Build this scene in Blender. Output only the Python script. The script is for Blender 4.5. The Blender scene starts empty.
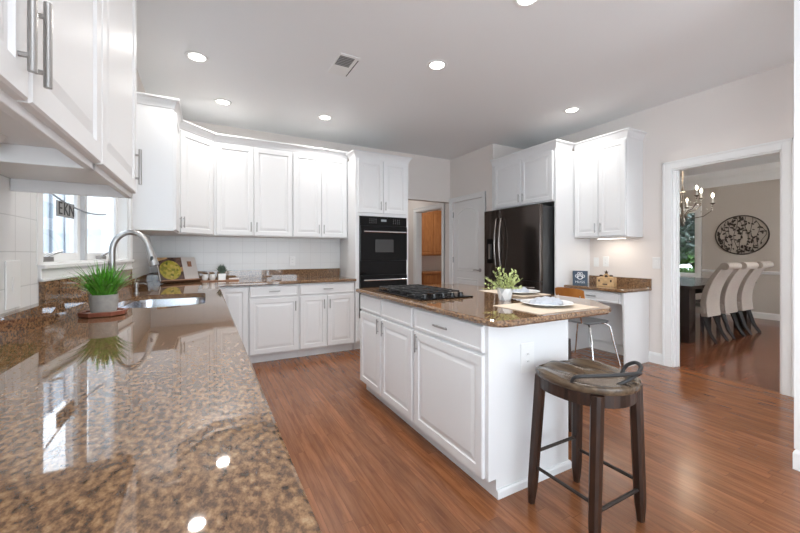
import bpy, bmesh, math, random
from mathutils import Vector, Matrix
from mathutils.geometry import tessellate_polygon
random.seed(7)
PI = math.pi
C = bpy.context.scene.collection
SC = bpy.context.scene

# ------------------------------------------------------------------ camera
cam = bpy.data.cameras.new('camera'); co = bpy.data.objects.new('camera', cam); C.objects.link(co)
co.location = (0, 0, 1.27); co.rotation_euler = (PI / 2, 0, -0.496)
cam.sensor_width = 36; cam.lens = 36 * 359.5 / 800; cam.shift_y = -13.5 / 800
cam.clip_start = 0.02
SC.camera = co
SC.view_settings.view_transform = 'Standard'; SC.view_settings.look = 'None'
SC.view_settings.gamma = 1; SC.view_settings.use_curve_mapping = False
SC.view_settings.exposure = 0.17
# ------------------------------------------------------------------ world and added fill lights
W = bpy.data.worlds.new('sky'); SC.world = W; W.use_nodes = True
W.node_tree.nodes['Background'].inputs[0].default_value = (0.80, 0.90, 1.0, 1)
W.node_tree.nodes['Background'].inputs[1].default_value = 5.5

def area(name, loc, target, sx, sy, power, col=(1, 1, 1)):
    l = bpy.data.lights.new(name, 'AREA'); l.shape = 'RECTANGLE'; l.size = sx; l.size_y = sy
    l.energy = power; l.color = col
    o = bpy.data.objects.new(name, l); C.objects.link(o); o.location = loc
    d = Vector(target) - Vector(loc); o.rotation_euler = d.to_track_quat('-Z', 'Y').to_euler()
    return o
area('rear_fill_light', (1.2, -3.36, 1.2), (1.2, 0, 3.4), 3.5, 2.2, 12, (.84, .93, 1))  # added fill behind the camera, sized like an assumed unseen glass door
area('left_fill_light', (-.66, -1.3, 1.5), (1.6, -1.1, 2.5), 1.9, 1.5, 60, (.84, .93, 1))  # added fill from camera left; no window is known there
area('dining_fill_light', (7.0, -1.2, 1.5), (7.0, 2, 1.2), 2.4, 1.7, 110, (.95, .98, 1))  # added fill for the dining room, from an invented out-of-view window
LAMP_POWER = 6.5

# ------------------------------------------------------------------ materials
def nt(name):
    m = bpy.data.materials.new(name); m.use_nodes = True
    t = m.node_tree; return m, t, t.nodes['Principled BSDF']
def pbr(name, col, rough=.5, metal=0, coat=0, spec=None, emit=None, es=0, noise=0, nscale=30, bump=0, trans=0):
    m, t, b = nt(name)
    b.inputs['Base Color'].default_value = (*col, 1); b.inputs['Roughness'].default_value = rough
    b.inputs['Metallic'].default_value = metal
    b.inputs['Coat Weight'].default_value = coat; b.inputs['Coat Roughness'].default_value = .03
    if spec is not None: b.inputs['Specular IOR Level'].default_value = spec
    if trans: b.inputs['Transmission Weight'].default_value = trans
    if emit: b.inputs['Emission Color'].default_value = (*emit, 1); b.inputs['Emission Strength'].default_value = es
    if noise or bump:
        tc = t.nodes.new('ShaderNodeTexCoord'); n = t.nodes.new('ShaderNodeTexNoise')
        n.inputs['Scale'].default_value = nscale; n.inputs['Detail'].default_value = 5
        t.links.new(tc.outputs['Object'], n.inputs['Vector'])
        if noise:
            r = t.nodes.new('ShaderNodeValToRGB')
            a = [max(0, c * (1 - noise)) for c in col]; d = [min(1, c * (1 + noise)) for c in col]
            r.color_ramp.elements[0].color = (*a, 1); r.color_ramp.elements[0].position = .3
            r.color_ramp.elements[1].color = (*d, 1); r.color_ramp.elements[1].position = .7
            t.links.new(n.outputs['Fac'], r.inputs['Fac']); t.links.new(r.outputs[0], b.inputs['Base Color'])
        if bump:
            bp = t.nodes.new('ShaderNodeBump'); bp.inputs['Strength'].default_value = bump; bp.inputs['Distance'].default_value = .004
            t.links.new(n.outputs['Fac'], bp.inputs['Height']); t.links.new(bp.outputs[0], b.inputs['Normal'])
    return m
def ramp(t, els):
    r = t.nodes.new('ShaderNodeValToRGB'); e = r.color_ramp.elements
    while len(e) < len(els): e.new(.5)
    for i, (p, c) in enumerate(els): e[i].position = p; e[i].color = (*c, 1)
    return r
def granite(name):
    m, t, b = nt(name); L = t.links
    tc = t.nodes.new('ShaderNodeTexCoord')
    n1 = t.nodes.new('ShaderNodeTexNoise'); n1.inputs['Scale'].default_value = 92; n1.inputs['Detail'].default_value = 6; n1.inputs['Roughness'].default_value = .62
    n2 = t.nodes.new('ShaderNodeTexNoise'); n2.inputs['Scale'].default_value = 7; n2.inputs['Detail'].default_value = 3
    v = t.nodes.new('ShaderNodeTexVoronoi'); v.inputs['Scale'].default_value = 130
    mp = t.nodes.new('ShaderNodeMapping'); mp.inputs['Rotation'].default_value = (0, 0, .6); mp.inputs['Scale'].default_value = (1, .62, 1)
    L.new(tc.outputs['Object'], mp.inputs[0])
    for q in (n1, n2, v): L.new(mp.outputs[0], q.inputs['Vector'])
    r1 = ramp(t, [(.30, (.020, .015, .013)), (.41, (.075, .044, .029)), (.49, (.175, .097, .053)), (.57, (.29, .165, .083)), (.72, (.44, .30, .17))])
    L.new(n1.outputs['Fac'], r1.inputs[0])
    r2 = ramp(t, [(0, (.13, .075, .045)), (.5, (.36, .21, .11)), (1, (.05, .035, .028))])
    L.new(v.outputs['Color'], r2.inputs[0])
    mx = t.nodes.new('ShaderNodeMixRGB'); L.new(n2.outputs['Fac'], mx.inputs[0]); L.new(r1.outputs[0], mx.inputs[1]); L.new(r2.outputs[0], mx.inputs[2])
    mx2 = t.nodes.new('ShaderNodeMixRGB'); mx2.inputs[0].default_value = .35; L.new(mx.outputs[0], mx2.inputs[2]); L.new(r1.outputs[0], mx2.inputs[1])
    L.new(mx2.outputs[0], b.inputs['Base Color'])
    b.inputs['Roughness'].default_value = .035; b.inputs['IOR'].default_value = 1.65; b.inputs['Coat Weight'].default_value = .25; b.inputs['Coat Roughness'].default_value = .02
    return m
def planks(name, along='y', cols=((.15, .050, .018), (.235, .088, .034), (.31, .13, .055)), rough=.2, width=.062):
    m, t, b = nt(name); L = t.links
    tc = t.nodes.new('ShaderNodeTexCoord'); mp = t.nodes.new('ShaderNodeMapping')
    if along == 'y': mp.inputs['Rotation'].default_value = (0, 0, PI / 2)
    L.new(tc.outputs['Object'], mp.inputs[0])
    sx = t.nodes.new('ShaderNodeSeparateXYZ'); L.new(mp.outputs[0], sx.inputs[0])
    dv = t.nodes.new('ShaderNodeMath'); dv.operation = 'DIVIDE'; dv.inputs[1].default_value = width; L.new(sx.outputs[1], dv.inputs[0])
    fl = t.nodes.new('ShaderNodeMath'); fl.operation = 'FLOOR'; L.new(dv.outputs[0], fl.inputs[0])
    wn = t.nodes.new('ShaderNodeTexWhiteNoise'); wn.noise_dimensions = '1D'; L.new(fl.outputs[0], wn.inputs['W'])
    ad = t.nodes.new('ShaderNodeMath'); ad.operation = 'MULTIPLY_ADD'; ad.inputs[1].default_value = 5; L.new(wn.outputs['Value'], ad.inputs[0]); L.new(sx.outputs[0], ad.inputs[2])
    cx_ = t.nodes.new('ShaderNodeCombineXYZ'); L.new(ad.outputs[0], cx_.inputs[0]); L.new(sx.outputs[1], cx_.inputs[1])
    br = t.nodes.new('ShaderNodeTexBrick'); br.inputs['Scale'].default_value = 1
    br.inputs['Brick Width'].default_value = .95; br.inputs['Row Height'].default_value = width
    br.inputs['Mortar Size'].default_value = .0009; br.offset = 0
    br.inputs['Color1'].default_value = (0, 0, 0, 1); br.inputs['Color2'].default_value = (1, 1, 1, 1); br.inputs['Mortar'].default_value = (.5, .5, .5, 1)
    L.new(cx_.outputs[0], br.inputs['Vector'])
    # grain: noise stretched along the board, shifted per board
    mp2 = t.nodes.new('ShaderNodeMapping'); mp2.inputs['Scale'].default_value = (2.2, 26, 1)
    add = t.nodes.new('ShaderNodeVectorMath'); add.operation = 'MULTIPLY_ADD'
    add.inputs[1].default_value = (7, 7, 7)
    L.new(br.outputs['Color'], add.inputs[0]); L.new(mp.outputs[0], add.inputs[2]); L.new(add.outputs[0], mp2.inputs[0])
    n = t.nodes.new('ShaderNodeTexNoise'); n.inputs['Scale'].default_value = 1.6; n.inputs['Detail'].default_value = 7; n.inputs['Distortion'].default_value = .5; n.inputs['Roughness'].default_value = .62
    L.new(mp2.outputs[0], n.inputs['Vector'])
    r = ramp(t, [(.30, cols[0]), (.5, cols[1]), (.72, cols[2])]); L.new(n.outputs['Fac'], r.inputs[0])
    hs = t.nodes.new('ShaderNodeMapRange'); hs.inputs['To Min'].default_value = .82; hs.inputs['To Max'].default_value = 1.14
    L.new(br.outputs['Color'], hs.inputs['Value'])
    mul = t.nodes.new('ShaderNodeVectorMath'); mul.operation = 'SCALE'; L.new(r.outputs[0], mul.inputs[0]); L.new(hs.outputs[0], mul.inputs['Scale'])
    mx = t.nodes.new('ShaderNodeMixRGB'); mx.inputs[2].default_value = (.11, .038, .015, 1)
    L.new(br.outputs['Fac'], mx.inputs[0]); L.new(mul.outputs[0], mx.inputs[1]); L.new(mx.outputs[0], b.inputs['Base Color'])
    b.inputs['Roughness'].default_value = rough
    bp = t.nodes.new('ShaderNodeBump'); bp.inputs['Strength'].default_value = .12; bp.inputs['Distance'].default_value = .002
    L.new(n.outputs['Fac'], bp.inputs['Height']); L.new(bp.outputs[0], b.inputs['Normal'])
    return m
def wood(name, c0, c1, rough=.4, scale=(3, 30, 30), rot=(0, 0, 0)):
    m, t, b = nt(name); L = t.links
    tc = t.nodes.new('ShaderNodeTexCoord'); mp = t.nodes.new('ShaderNodeMapping'); mp.inputs['Scale'].default_value = scale; mp.inputs['Rotation'].default_value = rot
    n = t.nodes.new('ShaderNodeTexNoise'); n.inputs['Scale'].default_value = 1.5; n.inputs['Detail'].default_value = 6; n.inputs['Distortion'].default_value = .6
    L.new(tc.outputs['Object'], mp.inputs[0]); L.new(mp.outputs[0], n.inputs['Vector'])
    r = ramp(t, [(.3, c0), (.7, c1)]); L.new(n.outputs['Fac'], r.inputs[0]); L.new(r.outputs[0], b.inputs['Base Color'])
    b.inputs['Roughness'].default_value = rough
    return m
def tiles(name, size=.145, col=(.80, .80, .79), grout=(.62, .62, .61), axis='yz', off=(0, 0)):
    m, t, b = nt(name); L = t.links
    tc = t.nodes.new('ShaderNodeTexCoord'); sp = t.nodes.new('ShaderNodeSeparateXYZ'); cb = t.nodes.new('ShaderNodeCombineXYZ')
    L.new(tc.outputs['Object'], sp.inputs[0])
    for i, ax in enumerate(axis):
        a = t.nodes.new('ShaderNodeMath'); a.operation = 'ADD'; a.inputs[1].default_value = off[i]
        L.new(sp.outputs['XYZ'.index(ax.upper())], a.inputs[0]); L.new(a.outputs[0], cb.inputs[i])
    br = t.nodes.new('ShaderNodeTexBrick'); br.offset = 0; br.inputs['Scale'].default_value = 1
    br.inputs['Brick Width'].default_value = size; br.inputs['Row Height'].default_value = size; br.inputs['Mortar Size'].default_value = .0022
    br.inputs['Mortar Smooth'].default_value = .3
    br.inputs['Color1'].default_value = (*col, 1); br.inputs['Color2'].default_value = (*[c * .985 for c in col], 1); br.inputs['Mortar'].default_value = (*grout, 1)
    L.new(cb.outputs[0], br.inputs['Vector']); L.new(br.outputs['Color'], b.inputs['Base Color'])
    bp = t.nodes.new('ShaderNodeBump'); bp.invert = True; bp.inputs['Strength'].default_value = .5; bp.inputs['Distance'].default_value = .002
    L.new(br.outputs['Fac'], bp.inputs['Height']); L.new(bp.outputs[0], b.inputs['Normal'])
    b.inputs['Roughness'].default_value = .22
    return m

WHITE = pbr('white_cabinet_paint', (.79, .795, .80), .42, spec=.4)
TRIM = pbr('white_trim_paint', (.84, .84, .83), .4)
WALL = pbr('greige_wall_paint', (.79, .735, .695), .85, bump=.03, nscale=200)
DWALL = pbr('dining_wall_paint', (.56, .505, .45), .85)
CEIL = pbr('ceiling_paint', (.86, .87, .875), .95)
GRAN = granite('brown_granite')
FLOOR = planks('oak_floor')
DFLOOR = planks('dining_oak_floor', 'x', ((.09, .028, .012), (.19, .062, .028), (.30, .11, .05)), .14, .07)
TILE = tiles('white_square_tile', axis='yz', off=(.0, .03))
TILEB = tiles('white_square_tile_back', axis='xz', off=(.02, .03), col=(.78, .78, .77), grout=(.68, .68, .67))
NICKEL = pbr('brushed_nickel', (.40, .39, .38), .3, 1)
CHROME = pbr('chrome', (.8, .8, .8), .12, 1)
STEEL = pbr('stainless_sink', (.62, .66, .72), .22, 1)
BLACKG = pbr('black_glass', (.004, .004, .0045), .07, spec=.16)
BLACKM = pbr('black_enamel', (.012, .012, .012), .3)
IRON = pbr('cast_iron', (.02, .02, .021), .5, noise=.3)
BSTEEL = pbr('black_stainless', (.085, .07, .062), .17, .9)
BSTEELH = pbr('dark_handle_steel', (.30, .27, .25), .22, 1)
FSIDE = pbr('fridge_side', (.03, .031, .032), .45)
STOOLT = wood('greyed_brown_seat_wood', (.040, .027, .020), (.15, .105, .066), .22, (24, 3, 24))
STOOLL = wood('dark_brown_leg_wood', (.012, .006, .004), (.045, .019, .010), .38, (30, 30, 3))
BRONZE = pbr('oiled_bronze', (.055, .045, .04), .4, .6)
CREAM = pbr('cream_upholstery', (.42, .36, .31), .85, noise=.06, nscale=60, bump=.2)
DARKW = pbr('dark_table_wood', (.018, .011, .009), .22)
DLEG = pbr('black_chair_leg', (.008, .006, .006), .5, spec=.25)
PORC = pbr('white_porcelain', (.82, .82, .81), .15)
LINEN = pbr('beige_placemat', (.66, .56, .45), .9, noise=.05, nscale=120, bump=.3)
NAPK = pbr('grey_blue_napkin', (.42, .45, .50), .95, noise=.1, nscale=90, bump=.2)
CONC = pbr('grey_concrete', (.36, .35, .33), .85, noise=.12, nscale=40, bump=.2)
GRASSM = pbr('grass_blade_green', (.10, .33, .03), .45, noise=.5, nscale=25)
LEAFM = pbr('pale_leaf_green', (.46, .52, .22), .5, noise=.35, nscale=40)
STEMM = pbr('leaf_stem', (.20, .24, .08), .6)
SUCC = pbr('grey_green_succulent', (.10, .14, .11), .6, noise=.3, nscale=60)
TRAYW = pbr('reddish_tray_wood', (.26, .09, .055), .3, noise=.25, nscale=30)
TRAYI = pbr('pale_pink_marble', (.68, .58, .55), .2, noise=.12, nscale=14)
BOARDW = pbr('board_wood', (.36, .19, .11), .45, noise=.2, nscale=25)
ORANGEW = wood('orange_plywood', (.36, .13, .025), (.50, .20, .05), .3, (20, 4, 3))
CABWOOD = wood('honey_cabinet_wood', (.26, .095, .028), (.40, .165, .055), .4, (20, 20, 3))
GREYSEAT = pbr('grey_chair_seat', (.11, .115, .12), .4)
NAVY = pbr('navy_sign', (.055, .085, .125), .6)
LIGHTW = pbr('light_craft_wood', (.58, .38, .19), .6, noise=.2, nscale=30)
DARKCUT = pbr('dark_cut_out', (.06, .03, .018), .7)
PLAST = pbr('white_switch_plastic', (.84, .84, .83), .3)
GRILL = pbr('dark_vent_grille', (.12, .12, .12), .6)
GLASS = pbr('window_glass', (1, 1, 1), 0, trans=1)
BULB = pbr('lit_bulb', (1, .95, .85), .3, emit=(1, .86, .66), es=14)
LENS = pbr('lit_lamp_lens', (1, 1, 1), .3, emit=(1, .95, .88), es=9)
STRIP = pbr('lit_light_strip', (1, 1, 1), .3, emit=(1, .93, .82), es=5)
DISP = pbr('oven_display', (.02, .02, .02), .2, emit=(.55, .62, .66), es=.35)
CRYSTAL = pbr('crystal_bead', (.75, .72, .66), .08, coat=1)
LAWN = pbr('lawn', (.05, .13, .02), .9, noise=.4, nscale=8)
BUSH = pbr('shrub_leaves', (.045, .11, .02), .8, noise=.6, nscale=20)
TREEM = pbr('tree_leaves_far', (.07, .09, .08), .8, noise=.6, nscale=16)
BARK = pbr('bark', (.10, .08, .06), .9)
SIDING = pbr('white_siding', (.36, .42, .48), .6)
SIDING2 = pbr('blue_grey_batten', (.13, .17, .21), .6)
SIGNG = pbr('grey_letter_tile', (.33, .33, .32), .6)
INK = pbr('dark_ink', (.03, .03, .03), .6)
WINK = pbr('white_ink', (.8, .82, .84), .6)
ROPE = pbr('grey_rope', (.30, .32, .34), .8)

# ------------------------------------------------------------------ mesh helpers
class Fr:
    """wall frame: s runs along w, z up, n outwards"""
    def __init__(s, o, w):
        l = math.hypot(*w); s.o = o; s.w = (w[0] / l, w[1] / l); s.n = (s.w[1], -s.w[0])
    def __call__(s, a, z, n=0):
        return (s.o[0] + s.w[0] * a + s.n[0] * n, s.o[1] + s.w[1] * a + s.n[1] * n, z)
WORLD = None
def facing(d, at):
    """frame whose s coordinate equals the world coordinate along the face"""
    if d == '-y': return Fr((0, at), (1, 0))       # s = x
    if d == '-x': return Fr((at, 0), (0, -1))      # s = -y
    if d == '+x': return Fr((at, 0), (0, 1))       # s = y
    if d == '+y': return Fr((0, at), (-1, 0))      # s = -x
class MB:
    def __init__(s): s.v = []; s.f = []
    def add(s, vs, fs):
        k = len(s.v); s.v += [tuple(p) for p in vs]; s.f += [tuple(i + k for i in f) for f in fs]; return s
    def box(s, x0, x1, y0, y1, z0, z1):
        return s.add([(x, y, z) for z in (z0, z1) for y in (y0, y1) for x in (x0, x1)],
                     [(0, 2, 3, 1), (4, 5, 7, 6), (0, 1, 5, 4), (2, 6, 7, 3), (0, 4, 6, 2), (1, 3, 7, 5)])
    def fbox(s, F, a0, a1, z0, z1, n0, n1):
        return s.add([F(a, z, n) for n in (n0, n1) for z in (z0, z1) for a in (a0, a1)],
                     [(0, 2, 3, 1), (4, 5, 7, 6), (0, 1, 5, 4), (2, 6, 7, 3), (0, 4, 6, 2), (1, 3, 7, 5)])
    def tube(s, pts, r, seg=8, caps=True, flat=None):
        pts = [Vector(p) for p in pts]; n = len(pts); rs = r if isinstance(r, (list, tuple)) else [r] * n
        up = None; rings = []
        for i, p in enumerate(pts):
            d = (pts[min(i + 1, n - 1)] - pts[max(i - 1, 0)]).normalized()
            if up is None:
                up = Vector((0, 0, 1)) if abs(d.z) < .9 else Vector((1, 0, 0))
            a = d.cross(up).normalized(); up = a.cross(d).normalized()
            rings.append([p + (a * math.cos(2 * PI * k / seg) + up * math.sin(2 * PI * k / seg)) * rs[i] for k in range(seg)])
        vs = [v for q in rings for v in q]; fs = []
        for i in range(n - 1):
            for k in range(seg):
                k2 = (k + 1) % seg; fs.append((i * seg + k, i * seg + k2, (i + 1) * seg + k2, (i + 1) * seg + k))
        if caps: fs += [tuple(range(seg))[::-1], tuple((n - 1) * seg + k for k in range(seg))]
        return s.add(vs, fs)
    def lathe(s, prof, c=(0, 0, 0), seg=24, sx=1, sy=1, close=True):
        vs = []; fs = []; n = len(prof)
        for r, z in prof:
            for k in range(seg):
                a = 2 * PI * k / seg; vs.append((c[0] + r * math.cos(a) * sx, c[1] + r * math.sin(a) * sy, c[2] + z))
        for i in range(n - 1):
            for k in range(seg):
                k2 = (k + 1) % seg; fs.append((i * seg + k, i * seg + k2, (i + 1) * seg + k2, (i + 1) * seg + k))
        if close: fs += [tuple(range(seg))[::-1], tuple((n - 1) * seg + k for k in range(seg))]
        return s.add(vs, fs)
    def prism(s, poly, F3, t0, t1):
        """poly: 2D points, F3(u, v, t) -> world"""
        n = len(poly); vs = [F3(u, v, t) for t in (t0, t1) for u, v in poly]
        fs = [tuple(range(n))[::-1], tuple(range(n, 2 * n))] + [(i, (i + 1) % n, n + (i + 1) % n, n + i) for i in range(n)]
        return s.add(vs, fs)
    def rings(s, F, a0, a1, z0, z1, prof, back=0):
        """nested rectangles (inset, n): a moulded door or drawer front"""
        vs = []; fs = []
        for ins, n in [(0, back)] + prof:
            vs += [F(a0 + ins, z0 + ins, n), F(a1 - ins, z0 + ins, n), F(a1 - ins, z1 - ins, n), F(a0 + ins, z1 - ins, n)]
        m = len(prof) + 1
        for i in range(m - 1):
            for k in range(4):
                k2 = (k + 1) % 4; fs.append((i * 4 + k, i * 4 + k2, i * 4 + 4 + k2, i * 4 + 4 + k))
        fs += [(3, 2, 1, 0), tuple((m - 1) * 4 + k for k in range(4))]
        return s.add(vs, fs)
    def build(s, name, mat, parent=None, loc=None, smooth=False, bevel=0, sub=0, recalc=True):
        me = bpy.data.meshes.new(name)
        off = Vector(loc) if loc is not None else (Vector(parent['_o']) if parent is not None and '_o' in parent.keys() else Vector((0, 0, 0)))
        me.from_pydata([Vector(p) - off for p in s.v], [], s.f)
        if recalc:
            bm = bmesh.new(); bm.from_mesh(me); bmesh.ops.recalc_face_normals(bm, faces=bm.faces); bm.to_mesh(me); bm.free()
        me.materials.append(mat)
        if smooth:
            for p in me.polygons: p.use_smooth = True
        o = bpy.data.objects.new(name, me); C.objects.link(o)
        if parent is not None: o.parent = parent; o['_o'] = tuple(off)
        elif loc is not None: o.location = loc; o['_o'] = tuple(off)
        if bevel:
            b = o.modifiers.new('bevel', 'BEVEL'); b.width = bevel; b.segments = 2; b.limit_method = 'ANGLE'; b.angle_limit = .6
        if sub:
            b = o.modifiers.new('sub', 'SUBSURF'); b.levels = sub; b.render_levels = sub
        if smooth and not sub:
            try:
                me.set_sharp_from_angle(angle=.7)
            except Exception: pass
        return o
def thing(name, label, cat, loc, group=None):
    o = bpy.data.objects.new(name, None); C.objects.link(o); o.location = loc; o['_o'] = tuple(loc)
    o.empty_display_size = .1
    return tag(o, label, cat, group)
def tag(o, label, cat, group=None):
    o['label'] = label; o['category'] = cat
    if group: o['group'] = group
    return o
def struct(name, mb, mat, **k):
    o = mb.build(name, mat, **k); o['kind'] = 'structure'; return o
def dup(root, loc, rotz=0, label=None):
    def cp(o, par):
        c = o.copy(); C.objects.link(c); c.parent = par
        for ch in list(o.children): cp(ch, c)
        return c
    r = cp(root, None); r.location = loc; r.rotation_euler = (0, 0, rotz)
    if label: r['label'] = label
    return r
def poff(poly, d):
    """inset (d>0) a counter-clockwise polygon with mitred corners"""
    n = len(poly); out = []
    for i in range(n):
        a, b, c = Vector(poly[i - 1]), Vector(poly[i]), Vector(poly[(i + 1) % n])
        e1 = (b - a).normalized(); e2 = (c - b).normalized()
        n1 = Vector((-e1.y, e1.x)); n2 = Vector((-e2.y, e2.x)); m = (n1 + n2)
        k = m.length_squared
        m = m * (2 / k) if k > .2 else n1
        out.append(tuple(b + m * d))
    return out
def ccw(p):
    a = sum(p[i - 1][0] * p[i][1] - p[i][0] * p[i - 1][1] for i in range(len(p)))
    return p if a > 0 else p[::-1]
def roundpoly(pts, rads, seg=6):
    n = len(pts); out = []
    for i in range(n):
        p = Vector(pts[i]); r = rads[i] if isinstance(rads, (list, tuple)) else rads
        if r <= 0: out.append(tuple(p)); continue
        a = (Vector(pts[i - 1]) - p).normalized(); b = (Vector(pts[(i + 1) % n]) - p).normalized()
        p0 = p + a * r; p1 = p + b * r
        for k in range(seg + 1):
            t = k / seg; out.append(tuple(p0 * (1 - t) ** 2 + p * 2 * t * (1 - t) + p1 * t * t))
    return out
def slab(poly, z0, z1, r=.008, hole=None):
    """stone slab with eased edge, optional hole"""
    mb = MB(); poly = ccw(poly)
    prof = [(r, z0), (0, z0 + r), (0, z1 - r), (r * .35, z1 - r * .3), (r, z1)]
    rings = [[(x, y, z) for x, y in (poff(poly, d) if d else poly)] for d, z in prof]
    n = len(poly); vs = [p for q in rings for p in q]; fs = []
    for i in range(len(prof) - 1):
        for k in range(n):
            k2 = (k + 1) % n; fs.append((i * n + k, i * n + k2, (i + 1) * n + k2, (i + 1) * n + k))
    top = list(range((len(prof) - 1) * n, len(prof) * n)); bot = list(range(n))
    if not hole:
        mb.add(vs, fs + [tuple(bot[::-1]), tuple(top)]); return mb
    hole = ccw(hole); h = len(hole); b0 = len(vs)
    vs += [(x, y, z1) for x, y in hole] + [(x, y, z0) for x, y in hole]
    fs += [(b0 + (i + 1) % h, b0 + i, b0 + h + i, b0 + h + (i + 1) % h) for i in range(h)]
    for idx, hb in ((top, b0), (bot, b0 + h)):
        ids = idx + [hb + i for i in range(h)]
        tri = tessellate_polygon([[Vector((*vs[i][:2], 0)) for i in idx], [Vector((*vs[hb + i][:2], 0)) for i in range(h)]])
        fs += [tuple(ids[q] for q in t) for t in tri]
    mb.add(vs, fs); return mb
def sweep(mb, path, prof, closed=False):
    """path: xy points; prof: closed list of (out, z); out is to the right of travel"""
    n = len(path); P = [Vector(p) for p in path]; rows = []
    for i in range(n):
        e1 = (P[i] - P[i - 1]).normalized() if i > 0 else (P[1] - P[0]).normalized()
        e2 = (P[i + 1] - P[i]).normalized() if i < n - 1 else e1
        n1 = Vector((e1.y, -e1.x)); n2 = Vector((e2.y, -e2.x)); m = n1 + n2; m = m * (2 / m.length_squared)
        rows.append([(P[i].x + m.x * o, P[i].y + m.y * o, z) for o, z in prof])
    k = len(prof); vs = [v for r in rows for v in r]; fs = []
    for i in range(n - 1):
        for j in range(k):
            j2 = (j + 1) % k; fs.append((i * k + j, i * k + j2, (i + 1) * k + j2, (i + 1) * k + j))
    fs += [tuple(range(k)), tuple((n - 1) * k + j for j in range(k))[::-1]]
    return mb.add(vs, fs)
CROWN = lambda z0, z1, o=.045: [(-.02, z0), (.004, z0), (.008, z0 + .015), (.014, z0 + .03), (o * .6, z1 - .03), (o * .8, z1 - .018), (o, z1 - .014), (o, z1), (-.02, z1)]
DOORP = [(0, .014), (.004, .019), (.052, .019), (.056, .011), (.066, .011), (.092, .0175), (.094, .0175)]
DRAWP = [(0, .013), (.006, .019), (.018, .019), (.021, .016)]
def smallprof(w, h):
    m = min(w, h)
    if m > .24: return DOORP
    k = m / .26
    return [(a * k, n) for a, n in DOORP]
def bar_handle(F, a, z, L, vertical, parent, r=.006, off=.034, n0=.019):
    mb = MB()
    if vertical:
        mb.tube([F(a, z - L / 2, off), F(a, z + L / 2, off)], r, 10)
        for q in (-.33, .33): mb.tube([F(a, z + q * L, n0), F(a, z + q * L, off)], r * .75, 8)
    else:
        mb.tube([F(a - L / 2, z, off), F(a + L / 2, z, off)], r, 10)
        for q in (-.33, .33): mb.tube([F(a + q * L, z, n0), F(a + q * L, z, off)], r * .75, 8)
    return mb.build('handle', NICKEL, parent, smooth=True)
def cabinet(label, F, a0, a1, z0, z1, depth, doors=(), drawers=(), cat='cabinet', group=None, toe=.07, name='cabinet', HL=.115, crown=None, carc=None):
    """doors: (a0,a1,z0,z1,side,where) side 'l'/'r'/None for the handle; drawers: (a0,a1,z0,z1,handle?)"""
    base = F((a0 + a1) / 2, 0, -depth / 2); base = (base[0], base[1], z0)
    t = thing(name, label, cat, base, group)
    mb = MB()
    if z0 == 0:
        mb.fbox(F, a0, a1, .1, z1, -depth, 0); mb.fbox(F, a0, a1, 0, .1, -depth, -toe)
    elif carc: carc(mb)
    else: mb.fbox(F, a0, a1, z0, z1, -depth, 0)
    mb.build('body', WHITE, t, bevel=.0015)
    for d in doors:
        o = MB().rings(F, d[0], d[1], d[2], d[3], smallprof(d[1] - d[0], d[3] - d[2])).build('door', WHITE, t)
        if d[4]:
            a = d[0] + .03 if d[4] == 'l' else d[1] - .03
            z = d[3] - .045 - HL / 2 if d[5] == 't' else d[2] + .045 + HL / 2
            bar_handle(F, a, z, HL, True, o)
    for d in drawers:
        o = MB().rings(F, d[0], d[1], d[2], d[3], DRAWP).build('drawer', WHITE, t)
        if d[4]: bar_handle(F, (d[0] + d[1]) / 2, (d[2] + d[3]) / 2, .12, False, o)
    if crown:
        mb = MB(); sweep(mb, crown[0], CROWN(crown[1], crown[2])); mb.build('crown_moulding', WHITE, t)
    return t

# ------------------------------------------------------------------ room shell
H = 2.96
struct('floor', MB().box(-1.0, 4.63, -3.3, 9.0, -.05, 0), FLOOR)
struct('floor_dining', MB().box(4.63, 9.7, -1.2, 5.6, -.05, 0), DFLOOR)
struct('floor_pantry_room', MB().box(4.63, 6.7, 5.6, 8.4, -.05, 0), FLOOR)
struct('ceiling', MB().box(-1.2, 9.7, -3.45, 9.1, H, H + .08), CEIL)
# left wall: near part, window part at a slight angle, far part
WF = Fr((-.69, 2.27), (.125, 1.49)); WL = math.hypot(.125, 1.49)
mb = MB(); mb.box(-.84, -.68, -.33, 2.25, 0, H); mb.box(-.84, -.68, -3.3, -2.3, 0, H); mb.box(-.84, -.68, -2.3, -.33, 0, .72); mb.box(-.84, -.68, -2.3, -.33, 2.28, H)  # includes an unseen gap beside the camera, added for the left fill light
struct('wall_left', mb, TILE); mb = MB()
ws0, ws1, wz0, wz1 = .02, WL - .04, 1.205, 2.32
mb.fbox(WF, -.03, WL + .03, 0, wz0, -.16, 0); mb.fbox(WF, -.03, WL + .03, wz1, H, -.16, 0)
mb.fbox(WF, -.03, ws0, wz0, wz1, -.16, 0); mb.fbox(WF, ws1, WL + .03, wz0, wz1, -.16, 0)
struct('wall_left_window', mb, TILE)
struct('wall_left_far', MB().box(-.84, -.555, 3.77, 5.0, 0, 2.6).box(-.84, -.556, 3.77, 5.31, 2.6, H), TILE)
mb = MB(); mb.box(-.84, 2.52, 5.0, 5.31, 0, 2.6); struct('wall_back', mb, TILEB)
struct('wall_back_upper', MB().box(-.84, 2.52, 5.31, 5.43, 2.6, H), WALL)
struct('wall_left_upper', MB().box(-.555, -.553, 3.77, 5.31, 2.62, H), WALL)
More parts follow.
